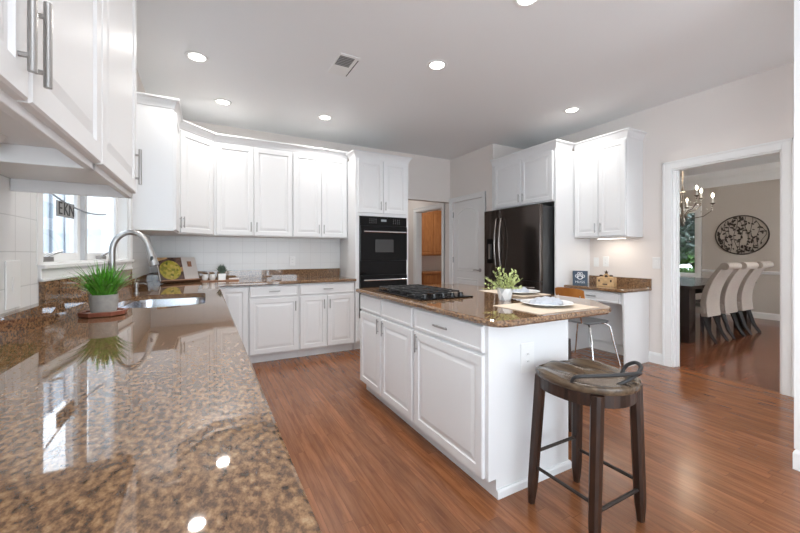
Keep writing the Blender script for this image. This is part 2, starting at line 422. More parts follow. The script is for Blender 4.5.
# header and return to the hall
mb = MB(); mb.box(2.52, 3.91, 5.31, 5.43, 2.19, H); mb.box(2.40, 2.52, 5.431, 9, 0, H)
struct('wall_hall_left', mb, WALL)
struct('wall_hall_end', MB().box(2.4, 4.03, 8.2, 8.3, 0, H), WALL)
mb = MB(); PX = 3.91
mb.box(PX, PX + .12, 4.2, 4.44, 0, H); mb.box(PX, PX + .12, 4.44, 5.23, 2.17, H); mb.box(PX, PX + .12, 5.23, 5.56, 0, H)
mb.box(PX, PX + .12, 5.56, 6.5, 2.13, H); mb.box(PX, PX + .12, 6.5, 8.3, 0, H)
mb.box(PX + .12, 4.57, 4.2, 4.32, 0, H)
struct('wall_pantry', mb, WALL)
# right wall with cased opening
mb = MB(); RX = 4.57
mb.box(RX, RX + .12, -3.3, 1.21, 0, H); mb.box(RX, RX + .12, 1.21, 2.08, 2.2, H); mb.box(RX, RX + .12, 2.08, 5.6, 0, H)
struct('wall_right', mb, WALL)
mb = MB(); mb.box(3.055, 3.175, .2, .745, 0, H); struct('wall_right_near', mb, WALL)
mb = MB(); mb.box(-.84, -.6, -3.42, -3.3, 0, H); mb.box(3.0, 4.69, -3.42, -3.3, 0, H); mb.box(-.6, 3.0, -3.42, -3.3, 2.3, H)
struct('wall_rear', mb, WALL)
# dining room
mb = MB(); DX = 9.46
mb.box(DX, DX + .12, -1.1, 3.82, 0, H); mb.box(DX, DX + .12, 3.82, 5.0, 0, .76); mb.box(DX, DX + .12, 3.82, 5.0, 2.22, H); mb.box(DX, DX + .12, 5.0, 5.6, 0, H)
struct('wall_dining_right', mb, DWALL)
struct('wall_dining_back', MB().box(4.69, 9.58, 5.6, 5.72, 0, H), DWALL)
mb = MB(); mb.box(4.69, 5.8, -1.1, -.98, 0, H); mb.box(8.2, 9.58, -1.1, -.98, 0, H); mb.box(5.8, 8.2, -1.1, -.98, 0, .7); mb.box(5.8, 8.2, -1.1, -.98, 2.3, H)
struct('wall_dining_near', mb, DWALL)
# trims
def casing(name, F, a0, a1, zt, w=.085, thick=.02, z0=0):
    mb = MB()
    for x0, x1, y0, y1 in ((a0 - w, a0, z0, zt + w), (a1, a1 + w, z0, zt + w), (a0, a1, zt, zt + w)):
        mb.fbox(F, x0, x1, y0, y1, 0, thick)
    mb.fbox(F, a0 - w, a0 - w + .02, z0, zt + w, 0, thick + .008); mb.fbox(F, a1 + w - .02, a1 + w, z0, zt + w, 0, thick + .008)
    mb.fbox(F, a0 - w, a1 + w, zt + w - .02, zt + w, 0, thick + .008)
    return struct(name, mb, TRIM, bevel=.003)
FR = facing('-x', RX)
casing('trim_1', FR, -2.08, -1.21, 2.2)
mb = MB(); mb.box(RX - .002, RX + .122, 2.065, 2.08, 0, 2.2); mb.box(RX - .002, RX + .122, 1.21, 1.225, 0, 2.2); mb.box(RX - .002, RX + .122, 1.225, 2.065, 2.185, 2.2)
mb.box(RX + .05, RX + .06, 2.05, 2.065, 0, 2.185); mb.box(RX + .09, RX + .1, 2.05, 2.065, 0, 2.185)
struct('trim_2', mb, TRIM)
FD = facing('+x', RX + .12); casing('trim_3', FD, 1.21, 2.08, 2.2)
FP = facing('-x', PX)
casing('trim_4', FP, -5.23, -4.44, 2.17, .08)
casing('trim_5', FP, -6.5, -5.56, 2.13, .08)
mb = MB(); mb.box(PX - .001, PX + .121, 5.56, 5.575, 0, 2.13); mb.box(PX - .001, PX + .121, 6.485, 6.5, 0, 2.13); mb.box(PX - .001, PX + .121, 5.56, 6.5, 2.115, 2.13); struct('trim_6', mb, TRIM)
BP = [(0, 0), (.016, 0), (.016, .095), (.012, .108), (.006, .118), (0, .122)]
def baseb(name, paths):
    mb = MB()
    for p in paths: sweep(mb, p, BP)
    return struct(name, mb, TRIM)
# travel so that the room is to the right
baseb('baseboard_right', [[(RX, 4.2), (RX, 2.165)], [(RX, 1.125), (RX, -3.3)]])
baseb('baseboard_right_near', [[(3.055, .2), (3.055, .745), (3.175, .745)][::-1]])
baseb('baseboard_dining', [[(DX, 5.6), (DX, -.98)]])
baseb('baseboard_pantry', [[(PX, 4.355), (PX, 4.2), (4.57, 4.2)]])
mb = MB(); sweep(mb, [(DX, 5.6), (DX, -.98)], [(0, 2.66), (.012, 2.66), (.02, 2.70), (.06, 2.80), (.10, 2.85), (.11, 2.90), (.13, 2.96), (0, 2.96)])
struct('trim_7', mb, TRIM)
mb = MB(); sweep(mb, [(DX, 3.73), (DX, -.98)], [(0, .86), (.012, .865), (.022, .885), (.028, .90), (.028, .915), (0, .92)]); struct('trim_8', mb, TRIM)
# wall stub end trim (white cased corner)
mb = MB(); mb.box(3.045, 3.185, .745, .757, .12, H); mb.box(3.045, 3.0549, .66, .7449, .12, H); struct('trim_9', mb, TRIM)

# pantry door
def arch_poly(a0, a1, z0, z1, rise):
    pts = [(a0, z0), (a1, z0)]
    for k in range(13):
        t = k / 12; pts.append((a1 + (a0 - a1) * t, z1 - rise + rise * math.sin(PI * t) ** .9))
    return pts
pd = MB(); pd.fbox(FP, -5.225, -4.445, .01, 2.165, -.045, -.01)
pdo = struct('door_1', pd, TRIM, loc=(PX, 4.835, 0))
def relief(mb, F, poly, base):
    poly = ccw(poly)
    lv = [(0, base), (.014, base + .011), (.026, base + .001), (.06, base + .010)]
    rr = [[F(a, z, n) for a, z in (poff(poly, d) if d else poly)] for d, n in lv]
    n = len(poly); vs = [p for q in rr for p in q]; fs = []
    for i in range(len(lv) - 1):
        for k in range(n):
            k2 = (k + 1) % n; fs.append((i * n + k, i * n + k2, (i + 1) * n + k2, (i + 1) * n + k))
    fs.append(tuple(range(3 * n, 4 * n))); mb.add(vs, fs)
mb = MB()
relief(mb, FP, arch_poly(-5.11, -4.56, .96, 2.05, .10), -.009); relief(mb, FP, [(-5.11, .2), (-4.56, .2), (-4.56, .84), (-5.11, .84)], -.009)
mb.build('door_panel_moulding', TRIM, pdo)
mb = MB(); mb.tube([FP(-4.51, .99, -.01), FP(-4.51, .99, .045)], .011, 10); mb.tube([FP(-4.51, .99, -.012), FP(-4.51, .99, -.002)], .03, 16); mb.tube([FP(-4.51, .99, .042), FP(-4.56, .995, .045), FP(-4.62, .99, .04)], .009, 8)
mb.build('door_handle', NICKEL, pdo, smooth=True)
for z in (.25, 1.15, 1.95):
    MB().fbox(FP, -5.232, -5.218, z - .05, z + .05, -.012, .004).build('hinge', NICKEL, pdo)
# room behind the hall door with honey wood cabinets
struct('wall_pantry_room', MB().box(4.03, 6.7, 8.3, 8.4, 0, H).box(6.6, 6.7, 5.6, 8.3, 0, H), WALL)
t = thing('wooden_bookcase', 'honey wood open bookcase seen through the hall doorway', 'bookcase', (5.35, 8.0, 0))
mb = MB(); mb.box(4.05, 4.1, 7.8, 8.3, 0, 2.4); mb.box(4.75, 4.8, 7.8, 8.3, 0, 2.4); mb.box(4.1, 4.75, 8.26, 8.3, 0, 2.4); mb.box(4.1, 4.75, 7.8, 8.26, 0, .12); mb.box(4.1, 4.75, 7.8, 8.26, 2.3, 2.4)
mb.build('case', CABWOOD, t)
for z in (.5, .85, 1.2, 1.55, 1.9): MB().box(4.1, 4.75, 7.84, 8.26, z, z + .025).build('shelf', CABWOOD, t)
FH = facing('-y', 7.9)
t = thing('wooden_wall_cabinet', 'honey wood wall cabinet right of the bookcase beyond the hall doorway', 'cabinet', (5.2, 8.1, 1.35))
MB().fbox(FH, 4.82, 5.7, 1.2, 2.4, -.39, 0).build('body', CABWOOD, t)
MB().rings(FH, 4.85, 5.24, 1.23, 2.36, DOORP).build('door', CABWOOD, t); MB().rings(FH, 5.26, 5.67, 1.23, 2.36, DOORP).build('door', CABWOOD, t)
t = thing('wooden_base_cabinet', 'honey wood base cabinet beyond the hall doorway', 'cabinet', (5.2, 8.0, 0))
MB().fbox(facing('-y', 7.7), 4.82, 5.7, 0, .74, -.59, 0).build('body', CABWOOD, t)
MB().fbox(facing('-y', 7.7), 4.81, 5.7, .74, .78, -.59, .03).build('top', CABWOOD, t)
MB().rings(facing('-y', 7.7), 4.85, 5.24, .5, .71, DRAWP).build('drawer', CABWOOD, t); MB().rings(facing('-y', 7.7), 4.85, 5.24, .1, .48, DOORP).build('door', CABWOOD, t)

# ------------------------------------------------------------------ sink window
def window_unit(name, F, a0, a1, z0, z1, depth, mull, glass=True, sashw=.045):
    mb = MB(); 
    for x0, x1, y0, y1 in ((a0, a0 + .02, z0, z1), (a1 - .02, a1, z0, z1), (a0 + .02, a1 - .02, z0, z0 + .02), (a0 + .02, a1 - .02, z1 - .02, z1)):
        mb.fbox(F, x0, x1, y0, y1, -depth, 0)
    w = struct(name, mb, TRIM, loc=F((a0 + a1) / 2, z0))
    edges = [a0 + .02] + [m for m in mull] + [a1 - .02]
    for i in range(len(edges) - 1):
        b0 = edges[i] + (.02 if i else 0); b1 = edges[i + 1] - (.02 if i < len(edges) - 2 else 0)
        mb = MB(); n0, n1 = -depth * .75, -depth * .45
        mb.fbox(F, b0, b0 + sashw, z0 + .02, z1 - .02, n0, n1); mb.fbox(F, b1 - sashw, b1, z0 + .02, z1 - .02, n0, n1)
        mb.fbox(F, b0 + sashw, b1 - sashw, z0 + .02, z0 + .02 + sashw, n0, n1); mb.fbox(F, b0 + sashw, b1 - sashw, z1 - .02 - sashw, z1 - .02, n0, n1)
        s = mb.build('sash', TRIM, w, bevel=.003)
        if glass: MB().fbox(F, b0 + sashw, b1 - sashw, z0 + .02 + sashw, z1 - .02 - sashw, (n0 + n1) / 2 - .002, (n0 + n1) / 2 + .002).build('pane', GLASS, s)
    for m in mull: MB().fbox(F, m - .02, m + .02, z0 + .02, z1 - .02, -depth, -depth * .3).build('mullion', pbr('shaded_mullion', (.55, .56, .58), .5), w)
    return w
w1 = window_unit('window_1', WF, ws0, ws1, wz0, wz1, .14, [.71])
for a in (.2, .99):
    mb = MB(); mb.fbox(WF, a - .05, a + .05, wz0 + .02, wz0 + .045, -.06, -.03)
    mb.tube([WF(a, wz0 + .045, -.045), WF(a + .01, wz0 + .06, -.02), WF(a + .09, wz0 + .075, -.012)], .007, 8)
    mb.build('crank_handle', NICKEL, w1, smooth=True)
mb = MB(); mb.fbox(WF, 0, WL, 1.135, 1.20, 0, .018); mb.fbox(WF, 0, WL, 1.195, 1.215, 0, .035); mb.fbox(WF, 0, WL, 1.135, 1.15, 0, .024)
mb.fbox(WF, -.03, ws0, 1.215, 2.40, 0, .018); mb.fbox(WF, ws1, WL + .02, 1.215, 2.40, 0, .018); mb.fbox(WF, ws0, ws1, 2.32, 2.40, 0, .018)
struct('trim_10', mb, TRIM, bevel=.003)
# outside the sink window: porch wall with battens, hanging letters on a rope
PF = Fr((-2.6, .5), (.1, 1.49))
t = thing('porch_wall', 'pale siding wall with blue grey battens outside the sink window', 'wall', PF(3, 0))
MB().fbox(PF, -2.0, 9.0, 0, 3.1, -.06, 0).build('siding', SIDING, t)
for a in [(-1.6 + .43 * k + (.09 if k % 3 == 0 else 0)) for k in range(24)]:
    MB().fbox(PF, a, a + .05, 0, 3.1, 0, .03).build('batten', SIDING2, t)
    
GF = Fr((-.80, 2.31), (.125, 1.49))
mb = MB(); pts = [WF(.05 + 1.0 * k / 20, 1.60 + .22 * (k / 20 - .52) ** 2 - .03 - .07 * (k / 20), -.035) for k in range(21)]
tag(mb.tube(pts, .0045, 6).build('rope', ROPE, loc=pts[0], smooth=True), 'thin grey rope strung across the sink window', 'rope')
def text_mesh(s, F3, size, mat, parent, name, depth=.002, loc=None):
    cu = bpy.data.curves.new('t', 'FONT'); cu.body = s; cu.size = size; cu.extrude = depth; cu.align_x = 'CENTER'; cu.align_y = 'CENTER'
    o = bpy.data.objects.new('t', cu); C.objects.link(o); dg = bpy.context.evaluated_depsgraph_get()
    me = bpy.data.meshes.new_from_object(o.evaluated_get(dg)); bpy.data.objects.remove(o)
    off = Vector(parent['_o'])
    for v in me.vertices: v.co = Vector(F3(v.co.x, v.co.y, v.co.z)) - off
    me.materials.clear(); me.materials.append(mat)
    q = bpy.data.objects.new(name, me); C.objects.link(q); q.parent = parent
    return q
t = thing('letter_sign', 'small grey sign reading EKN hanging from the rope in the sink window', 'sign', WF(.40, 1.455, -.035))
for k, ch in enumerate('EKN'):
    a = .30 + .070 * k
    MB().fbox(WF, a, a + .066, 1.47, 1.555, -.040, -.034).build('letter_tile', SIGNG, t)
    text_mesh(ch, lambda x, y, z, a=a: WF(a + .033 + x, 1.512 + y, -.034 + z), .10, INK, t, 'letter')

# ------------------------------------------------------------------ counters (left + back run)
CZ0, CZ = .905, .94
sink = roundpoly([(-.53, 2.74), (-.30, 2.60), (.0, 2.66), (.0, 3.40), (-.46, 3.42)], [.10, .18, .07, .07, .10], 7)
poly = [(-.68, -.6), (.124, -.6), (.124, 4.33), (1.705, 4.33), (1.705, 5.0), (-.555, 5.0), (-.555, 3.77), (-.565 , 3.76), (-.69, 2.27), (-.68, 2.25)]
tag(slab(poly, CZ0, CZ, .008, sink).build('granite_countertop', GRAN, loc=(.0, 2, CZ0)), 'polished brown granite countertop running from the foreground past the sink along the back wall', 'countertop')
# sink bowl
t = thing('sink', 'stainless steel undermount sink set in the granite by the window', 'sink', (-.26, 3.02, .70))
mb = MB(); sk = ccw(sink); n = len(sk)
lv = [(-.012, .9045), (.0, .9045), (.004, .88), (.010, .74), (.03, .715), (.07, .712)]
rr = [[(x, y, z) for x, y in poff(sk, d)] for d, z in lv] + [[(x, y, z - .003) for x, y in poff(sk, d - .003)] for d, z in lv[::-1]]
vs = [p for q in rr for p in q]; fs = []
for i in range(len(rr) - 1):
    for k in range(n):
        k2 = (k + 1) % n; fs.append((i * n + k, i * n + k2, (i + 1) * n + k2, (i + 1) * n + k))
del fs[(5) * n:(6) * n]
fs.append(tuple(range(5 * n, 6 * n))); fs.append(tuple(range(6 * n, 7 * n)))
mb.add(vs, fs); mb.build('basin', STEEL, t, smooth=True)
MB().lathe([(.04, 0), (.045, .004), (.03, .005), (.02, .001)], (-.26, 3.0, .712), 20).build('drain', CHROME, t, smooth=True)
# backsplashes
GZ = CZ + .0005
mb = MB(); prof = []
mb.add([(-.68, -.6, GZ), (-.635, -.6, GZ), (-.635, 2.1, GZ), (-.62, 2.42, GZ), (-.678, 2.26, GZ), (-.68, -.6, 1.04), (-.64, -.6, 1.04), (-.638, 2.1, 1.04), (-.63, 2.40, 1.04), (-.678, 2.26, 1.04)],
       [(0, 4, 3, 2, 1), (5, 6, 7, 8, 9), (0, 1, 6, 5), (1, 2, 7, 6), (2, 3, 8, 7), (3, 4, 9, 8), (4, 0, 5, 9)])
tag(mb.build('granite_backsplash', GRAN, loc=(-.66, 1, CZ)), 'low granite backsplash under the switch plate beside the near upper cabinets', 'backsplash')
mb = MB(); mb.fbox(WF, .02, WL - .01, GZ, 1.134, .001, .022)
tag(mb.build('granite_backsplash', GRAN, loc=WF(.7, CZ)), 'tall granite backsplash below the sink window sill', 'backsplash')
mb = MB(); mb.box(-.554, -.532, 3.775, 4.978, GZ, 1.05)
tag(mb.build('granite_backsplash', GRAN, loc=(-.54, 4.4, CZ)), 'low granite backsplash on the left wall behind the soap pump and cookbook', 'backsplash')
mb = MB(); mb.box(-.554, 1.703, 4.978, 4.999, GZ, 1.05)
tag(mb.build('granite_backsplash', GRAN, loc=(.6, 4.98, CZ)), 'low granite backsplash along the back wall behind the cups and succulent', 'backsplash')

# ------------------------------------------------------------------ base cabinets, left and back
FB = facing('-y', 4.38); FLc = facing('+x', .09)
cabinet('white base cabinet run under the foreground granite countertop', FLc, -.55, 2.5, 0, .905, .75, doors=[(-.53 + .5 * k, -.04 + .5 * k, .11, .89, 'r', 't') for k in range(6)], name='base_cabinet')
t = cabinet('white sink base cabinet below the stainless sink', FLc, 2.505, 3.55, 0, .70, .62, doors=[(2.52, 3.02, .11, .69, 'r', 't'), (3.04, 3.53, .11, .69, 'l', 't')], name='sink_cabinet')
MB().fbox(FLc, 2.505, 3.55, .70, .905, -.02, .015).build('false_front', WHITE, t)
cabinet('white corner base cabinet under the left end of the back counter', FB, -.5, .425, 0, .905, .61, doors=[(.13, .42, .115, .885, None, 't')], name='base_cabinet')
cabinet('white base cabinet with one drawer over a wide single door under the back counter', FB, .427, .99, 0, .905, .61, doors=[(.437, .975, .115, .745, 'r', 't')], drawers=[(.437, .975, .765, .89, True)], name='base_cabinet')
cabinet('white base cabinet with one drawer over two doors beside the wall ovens', FB, .992, 1.70, 0, .905, .61, doors=[(1.0, 1.325, .115, .745, 'r', 't'), (1.335, 1.685, .115, .745, 'l', 't')], drawers=[(1.0, 1.685, .765, .89, True)], name='base_cabinet')

# ------------------------------------------------------------------ tower with ovens
OZ0, OZ1 = .42, 1.755
def carc(mb):
    F = FB; a0, a1, d = 1.712, 2.50, .61
    mb.fbox(F, a0, 1.765, .1, 2.52, -d, 0); mb.fbox(F, 2.465, a1, .1, 2.52, -d, 0); mb.fbox(F, 1.765, 2.465, 1.76, 2.52, -d, 0)
    mb.fbox(F, 1.765, 2.465, .1, .415, -d, 0); mb.fbox(F, a0, a1, 0, .1, -d, -.07); mb.fbox(F, 1.765, 2.465, .415, 1.76, -d, -d + .02)
t = thing('oven_tower_cabinet', 'tall white cabinet housing the black wall ovens', 'cabinet', (2.1, 4.7, 0))
mb = MB(); carc(mb); mb.build('body', WHITE, t, bevel=.0015)
for a0, a1, sd in ((1.745, 2.098, 'r'), (2.108, 2.462, 'l')):
    o = MB().rings(FB, a0, a1, 1.80, 2.50, DOORP).build('door', WHITE, t); bar_handle(FB, a1 - .03 if sd == 'r' else a0 + .03, 1.90, .115, True, o)
o = MB().rings(FB, 1.745, 2.462, .13, .395, DRAWP).build('drawer', WHITE, t)
mb = MB(); sweep(mb, [(1.712, 4.60), (1.712, 4.38), (2.50, 4.38), (2.50, 4.95)], CROWN(2.52, 2.60)); mb.build('crown_moulding', WHITE, t)

t = thing('wall_oven', 'black built in double wall oven with two steel bar handles', 'oven', (2.115, 4.6, OZ0))
F = FB
MB().fbox(F, 1.767, 2.463, OZ0, 1.755, -.55, .004).build('housing', BLACKM, t)
cp = MB().fbox(F, 1.767, 2.463, 1.635, 1.755, .004, .022).build('control_panel', BLACKG, t, bevel=.003)
MB().fbox(F, 2.07, 2.15, 1.69, 1.72, .022, .0235).build('display', DISP, cp)
KEYM = pbr('keypad_grey', (.10, .10, .10), .4)
for x0 in (1.90, 2.25):
    mb = MB()
    for i in range(4):
        for j in range(3): mb.fbox(F, x0 + i * .03, x0 + .012 + i * .03, 1.665 + j * .025, 1.675 + j * .025, .022, .0232)
    mb.build('keypad', KEYM, cp)

def ovendoor(z0, z1, zh, w):
    d = MB().fbox(F, 1.767, 2.463, z0, z1, .004, .035).build('oven_door', BLACKG, t, bevel=.004)
    MB().fbox(F, *w, .035, .0365).build('oven_window', pbr('oven_window_glass', (.035, .035, .036), .12), d)
    mb = MB(); mb.tube([F(1.80, zh, .075), F(2.43, zh, .075)], .011, 10)
    for a in (1.83, 2.40): mb.tube([F(a, zh, .035), F(a, zh, .075)], .008, 8)
    mb.build('handle', CHROME, d, smooth=True)
ovendoor(1.17, 1.63, 1.55, (1.98, 2.25, 1.28, 1.45))
MB().fbox(F, 1.767, 2.463, .98, 1.165, .004, .022).build('control_panel', BLACKG, t, bevel=.003)
ovendoor(.43, .975, .915, (1.95, 2.28, .55, .8))

# ------------------------------------------------------------------ upper cabinets
UB, UT = 1.47, 2.56
FU = facing('-y', 4.67)
def xs(u, y):
    a = (u - 400) / 359.5; s, c = math.sin(.496), math.cos(.496); return y * (s + c * a) / (c - s * a)
U = [xs(u, 4.65) for u in (216, 254, 293, 321.5, 346)]
# stem of left far upper
FLU = facing('+x', -.25)
cabinet('white upper cabinet right of the sink window, its plain side facing the camera', FLU, 3.80, 4.335, UB, UT, .303, doors=[(3.815, 4.32, UB + .01, UT - .02, 'r', 'b')], name='upper_cabinet')
FC = Fr((-.25, 4.335), (.335, .335)); CL = math.hypot(.335, .335)
t = thing('upper_cabinet', 'white diagonal corner upper cabinet above the cookbook', 'cabinet', (-.2, 4.7, UB))
mb = MB(); mb.prism([(-.553, 4.337), (-.25, 4.337), (.084, 4.67), (.084, 4.998), (-.553, 4.998)], lambda u, v, z: (u, v, z), UB, UT); mb.build('body', WHITE, t)
o = MB().rings(FC, .02, CL - .02, UB + .01, UT - .02, DOORP).build('door', WHITE, t); bar_handle(FC, .05, UB + .12, .115, True, o)
cabinet('white two door upper cabinet on the back wall, wider one beside the corner', FU, .086, U[2] - .002, UB, UT, .327,
        doors=[(U[0] + .004, U[1] - .003, UB + .01, UT - .02, 'r', 'b'), (U[1] + .003, U[2] - .008, UB + .01, UT - .02, 'l', 'b')], name='upper_cabinet')
cabinet('white two door upper cabinet on the back wall, narrower one beside the oven tower', FU, U[2], 1.709, UB, UT, .327,
        doors=[(U[2] + .006, U[3] - .003, UB + .01, UT - .02, 'r', 'b'), (U[3] + .003, 1.69, UB + .01, UT - .02, 'l', 'b')], name='upper_cabinet')
mb = MB(); sweep(mb, [(-.553, 3.80), (-.25, 3.80), (-.25, 4.335), (.085, 4.67), (1.71, 4.67)], CROWN(UT + .0005, UT + .085))
tag(mb.build('crown_moulding', WHITE, loc=(0, 4.4, UT)), 'white crown moulding running over the left and back wall upper cabinets', 'moulding')
mb = MB(); mb.box(-.553, -.27, 3.82, 4.99, UT + .0005, UT + .02)
# near upper cabinets, left foreground
NX, NZ = -.29, 1.515
FN = facing('+x', NX)
t = thing('upper_cabinet', 'white upper cabinets with long bar handles in the top left foreground', 'cabinet', (-.48, 1.2, NZ))
mb = MB(); y0, y1, D = -.30, 2.0, .388
mb.fbox(FN, y0, y1, NZ + .05, 2.62, -D, 0)
for a in (y0, 1.355, y1 - .02, .45): mb.fbox(FN, a, a + .02, NZ, NZ + .05, -D, 0)
mb.fbox(FN, y0, y1, NZ, NZ + .05, -.02, 0)
mb.build('body', WHITE, t, bevel=.002)
ds = [(-.28, .11), (.12, .495), (.505, .862), (.872, 1.36), (1.372, 1.975)]
for k, (a0, a1) in enumerate(ds):
    o = MB().rings(FN, a0, a1, NZ + .02, 2.60, DOORP).build('door', WHITE, t)
    a = {2: a1 - .042, 3: a0 + .015, 4: a1 - .03}.get(k)
    if a: bar_handle(FN, a, NZ + .135, .155, True, o, r=.0064, off=.036)
mb = MB(); sweep(mb, [(NX, -.3), (NX, 2.0), (-.678, 2.0)][::-1], CROWN(2.62, 2.70)[::-1]); 
t2 = thing('under_cabinet_light', 'white box light fixed beneath the foreground upper cabinets', 'light fixture', (-.58, 1.3, NZ))
mb = MB(); mb.prism([(-.67, NZ + .012), (-.47, NZ + .012), (-.44, NZ + .05), (-.67, NZ + .05)], lambda u, v, w: (u, w, v), .5, 1.28); mb.build('housing', WHITE, t2, bevel=.003)
MB().box(-.65, -.49, .55, 1.24, NZ + .008, NZ + .0125).build('lens', PLAST, t2)

# ------------------------------------------------------------------ island
IX, IY0, IY1 = 1.27, 1.40, 3.10
FI = facing('-x', IX)
t = thing('kitchen_island', 'white kitchen island with raised panel doors, drawers and a plain end panel', 'kitchen island', (1.58, 2.25, 0))
mb = MB(); mb.prism([(IX, .1), (IX + .052, .1), (IX + .052, 0), (1.89, 0), (1.89, .905), (IX, .905)], lambda u, v, w: (u, w, v), IY0 - .002, IY1)
mb.build('body', WHITE, t, bevel=.0015)
mb = MB(); sweep(mb, [(1.89, IY1), (1.89, IY0 - .003), (IX + .052, IY0 - .003)][::-1], [(0, 0), (.012, 0), (.012, .035), (.007, .045), (0, .045)]); mb.build('base_shoe', WHITE, t)
gs = [(-3.085, -2.652), (-2.632, -2.145), (-2.11, -1.425)]
for k, (a0, a1) in enumerate(gs):
    o = MB().rings(FI, a0, a1, .105, .738, DOORP).build('door', WHITE, t)
    bar_handle(FI, a1 - .035 if k == 0 else a0 + .035, .665, .12, True, o)
    o = MB().rings(FI, a0, a1, .755, .893, DRAWP).build('drawer', WHITE, t)
    if k == 2: bar_handle(FI, (a0 + a1) / 2 - .02, .825, .14, False, o)
ip = roundpoly([(1.225, 3.14), (1.225, 1.29), (2.14, 1.29), (2.43, 1.62), (2.43, 3.50), (1.9, 3.5), (1.9, 3.14)], [.02, .10, .09, .12, .03, .02, .0], 8)
ip = roundpoly([(1.225, 3.14), (1.225, 1.29), (2.16, 1.29), (2.43, 1.60), (2.43, 3.14)], [.02, .10, .07, .12, .03], 8)
tag(slab(ip, CZ0, CZ, .010).build('island_countertop', GRAN, loc=(1.8, 2.2, CZ0)), 'polished brown granite island top with rounded overhanging corner', 'countertop')
# cooktop
t = thing('gas_cooktop', 'black gas cooktop with iron grates set into the island top', 'cooktop', (1.56, 2.47, CZ))
MB().box(1.30, 1.76, 2.10, 2.86, CZ + .0005, CZ + .010).build('surface', BLACKG, t, bevel=.004)
for cx, cy, r in ((1.42, 2.74, .042), (1.64, 2.74, .038), (1.53, 2.535, .052), (1.42, 2.33, .038), (1.64, 2.33, .042)):
    b = MB().lathe([(r + .015, .010), (r + .015, .016), (r, .018), (r, .026), (r * .8, .030), (0.001, .031)], (cx, cy, CZ), 20).build('burner', IRON, t, smooth=True)
for y0, y1 in ((2.23, 2.43), (2.44, 2.63), (2.64, 2.84)):
    mb = MB(); z = CZ + .032
    for y in (y0, y1 - .012): mb.box(1.33, 1.73, y, y + .010, z, z + .010)
    for x in (1.33, 1.72, 1.525): mb.box(x, x + .010, y0, y1, z, z + .010)
    for x in (1.42, 1.63): mb.box(x, x + .008, y0, y1, z + .002, z + .013)
    ym = (y0 + y1) / 2; mb.box(1.33, 1.73, ym - .004, ym + .004, z + .002, z + .013)
    for x in (1.33, 1.72):
        for y in (y0, y1 - .012): mb.box(x, x + .012, y, y + .012, CZ + .010, z)
    mb.build('grate', IRON, t, bevel=.002)
for k in range(5):
    x = 1.37 + .08 * k
    MB().lathe([(.024, .010), (.024, .014), (.019, .016), (.018, .034), (.015, .036), (.001, .036)], (x, 2.165, CZ), 16).build('knob', BLACKM, t, smooth=True)

# ------------------------------------------------------------------ fridge and its surround
FF = facing('-x', 3.665)
t = thing('refrigerator', 'black stainless french door refrigerator with water dispenser', 'refrigerator', (4.1, 3.6, 0))
MB().box(3.72, 4.54, 3.115, 4.10, .03, 1.87).build('body', FSIDE, t, bevel=.006)
for a in ((3.8, 3.15), (3.8, 4.0), (4.45, 3.15), (4.45, 4.0)): MB().lathe([(.025, 0), (.025, .03)], (a[0], a[1], 0), 12).build('foot', BLACKM, t)
def fdoor(a0, a1, z0, z1, nm='fridge_door'):
    mb = MB(); pr = roundpoly([(a0, -.05), (a1, -.05), (a1, .0), (a0, .0)], [0, 0, .014, .014], 4)
    mb.prism(pr, lambda u, v, z: FF(u, z, v), z0, z1); return mb.build(nm, BSTEEL, t, smooth=True)
sp = -3.80
dl = fdoor(-4.13, sp - .003, .915, 1.885, 'fridge_door'); dr = fdoor(sp + .003, -3.11, .915, 1.885, 'fridge_door')
fz = fdoor(-4.13, -3.11, .52, .905, 'freezer_drawer'); fz2 = fdoor(-4.13, -3.11, .06, .51, 'freezer_drawer')
for dd, a in ((dl, sp - .045), (dr, sp + .045)):
    mb = MB(); pts = [FF(a, 1.02, .0)] + [FF(a, 1.03 + .72 * k / 10, .03 + .038 * math.sin(PI * k / 10)) for k in range(11)] + [FF(a, 1.76, 0)]
    mb.tube(pts, .013, 10); mb.build('handle', BSTEELH, dd, smooth=True)
for dd, z in ((fz, .83), (fz2, .44)):
    mb = MB(); mb.tube([FF(-4.0, z, 0), FF(-3.98, z, .05), FF(-3.22, z, .05), FF(-3.2, z, 0)], .012, 8); mb.build('handle', BSTEELH, dd, smooth=True)
dp = MB().fbox(FF, -4.065, -3.935, 1.12, 1.475, .0005, .006).build('dispenser', BLACKG, dl, bevel=.003)
mb = MB(); mb.fbox(FF, -4.02, -3.98, 1.18, 1.40, .006, .02); mb.build('dispenser_spout', BSTEELH, dl)
dp.parent = dl
# surround
SX = 3.885
t = thing('fridge_cabinet', 'white deep cabinet above the refrigerator with two doors and side panels', 'cabinet', (4.2, 3.6, 0))
FS = facing('-x', SX)
MB().box(SX, 4.568, 3.072, 4.15, 1.93, 2.60).build('body', WHITE, t, bevel=.0015)
MB().box(SX - .002, 4.568, 3.05, 3.07, 0, 2.60).build('side_panel', WHITE, t)
MB().box(SX - .002, 4.568, 4.155, 4.195, 0, 2.60).build('side_panel', WHITE, t)
for a0, a1, sd in ((-4.13, -3.612, 'r'), (-3.600, -3.09, 'l')):
    o = MB().rings(FS, a0, a1, 1.945, 2.575, DOORP).build('door', WHITE, t); bar_handle(FS, a1 - .03 if sd == 'r' else a0 + .03, 2.035, .115, True, o)
mb = MB(); sweep(mb, [(SX, 4.195), (SX, 3.05), (4.19, 3.05)][::1], [(-o, z) for o, z in CROWN(2.60, 2.69)] if 0 else CROWN(2.60, 2.69)); mb.build('crown_moulding', WHITE, t)
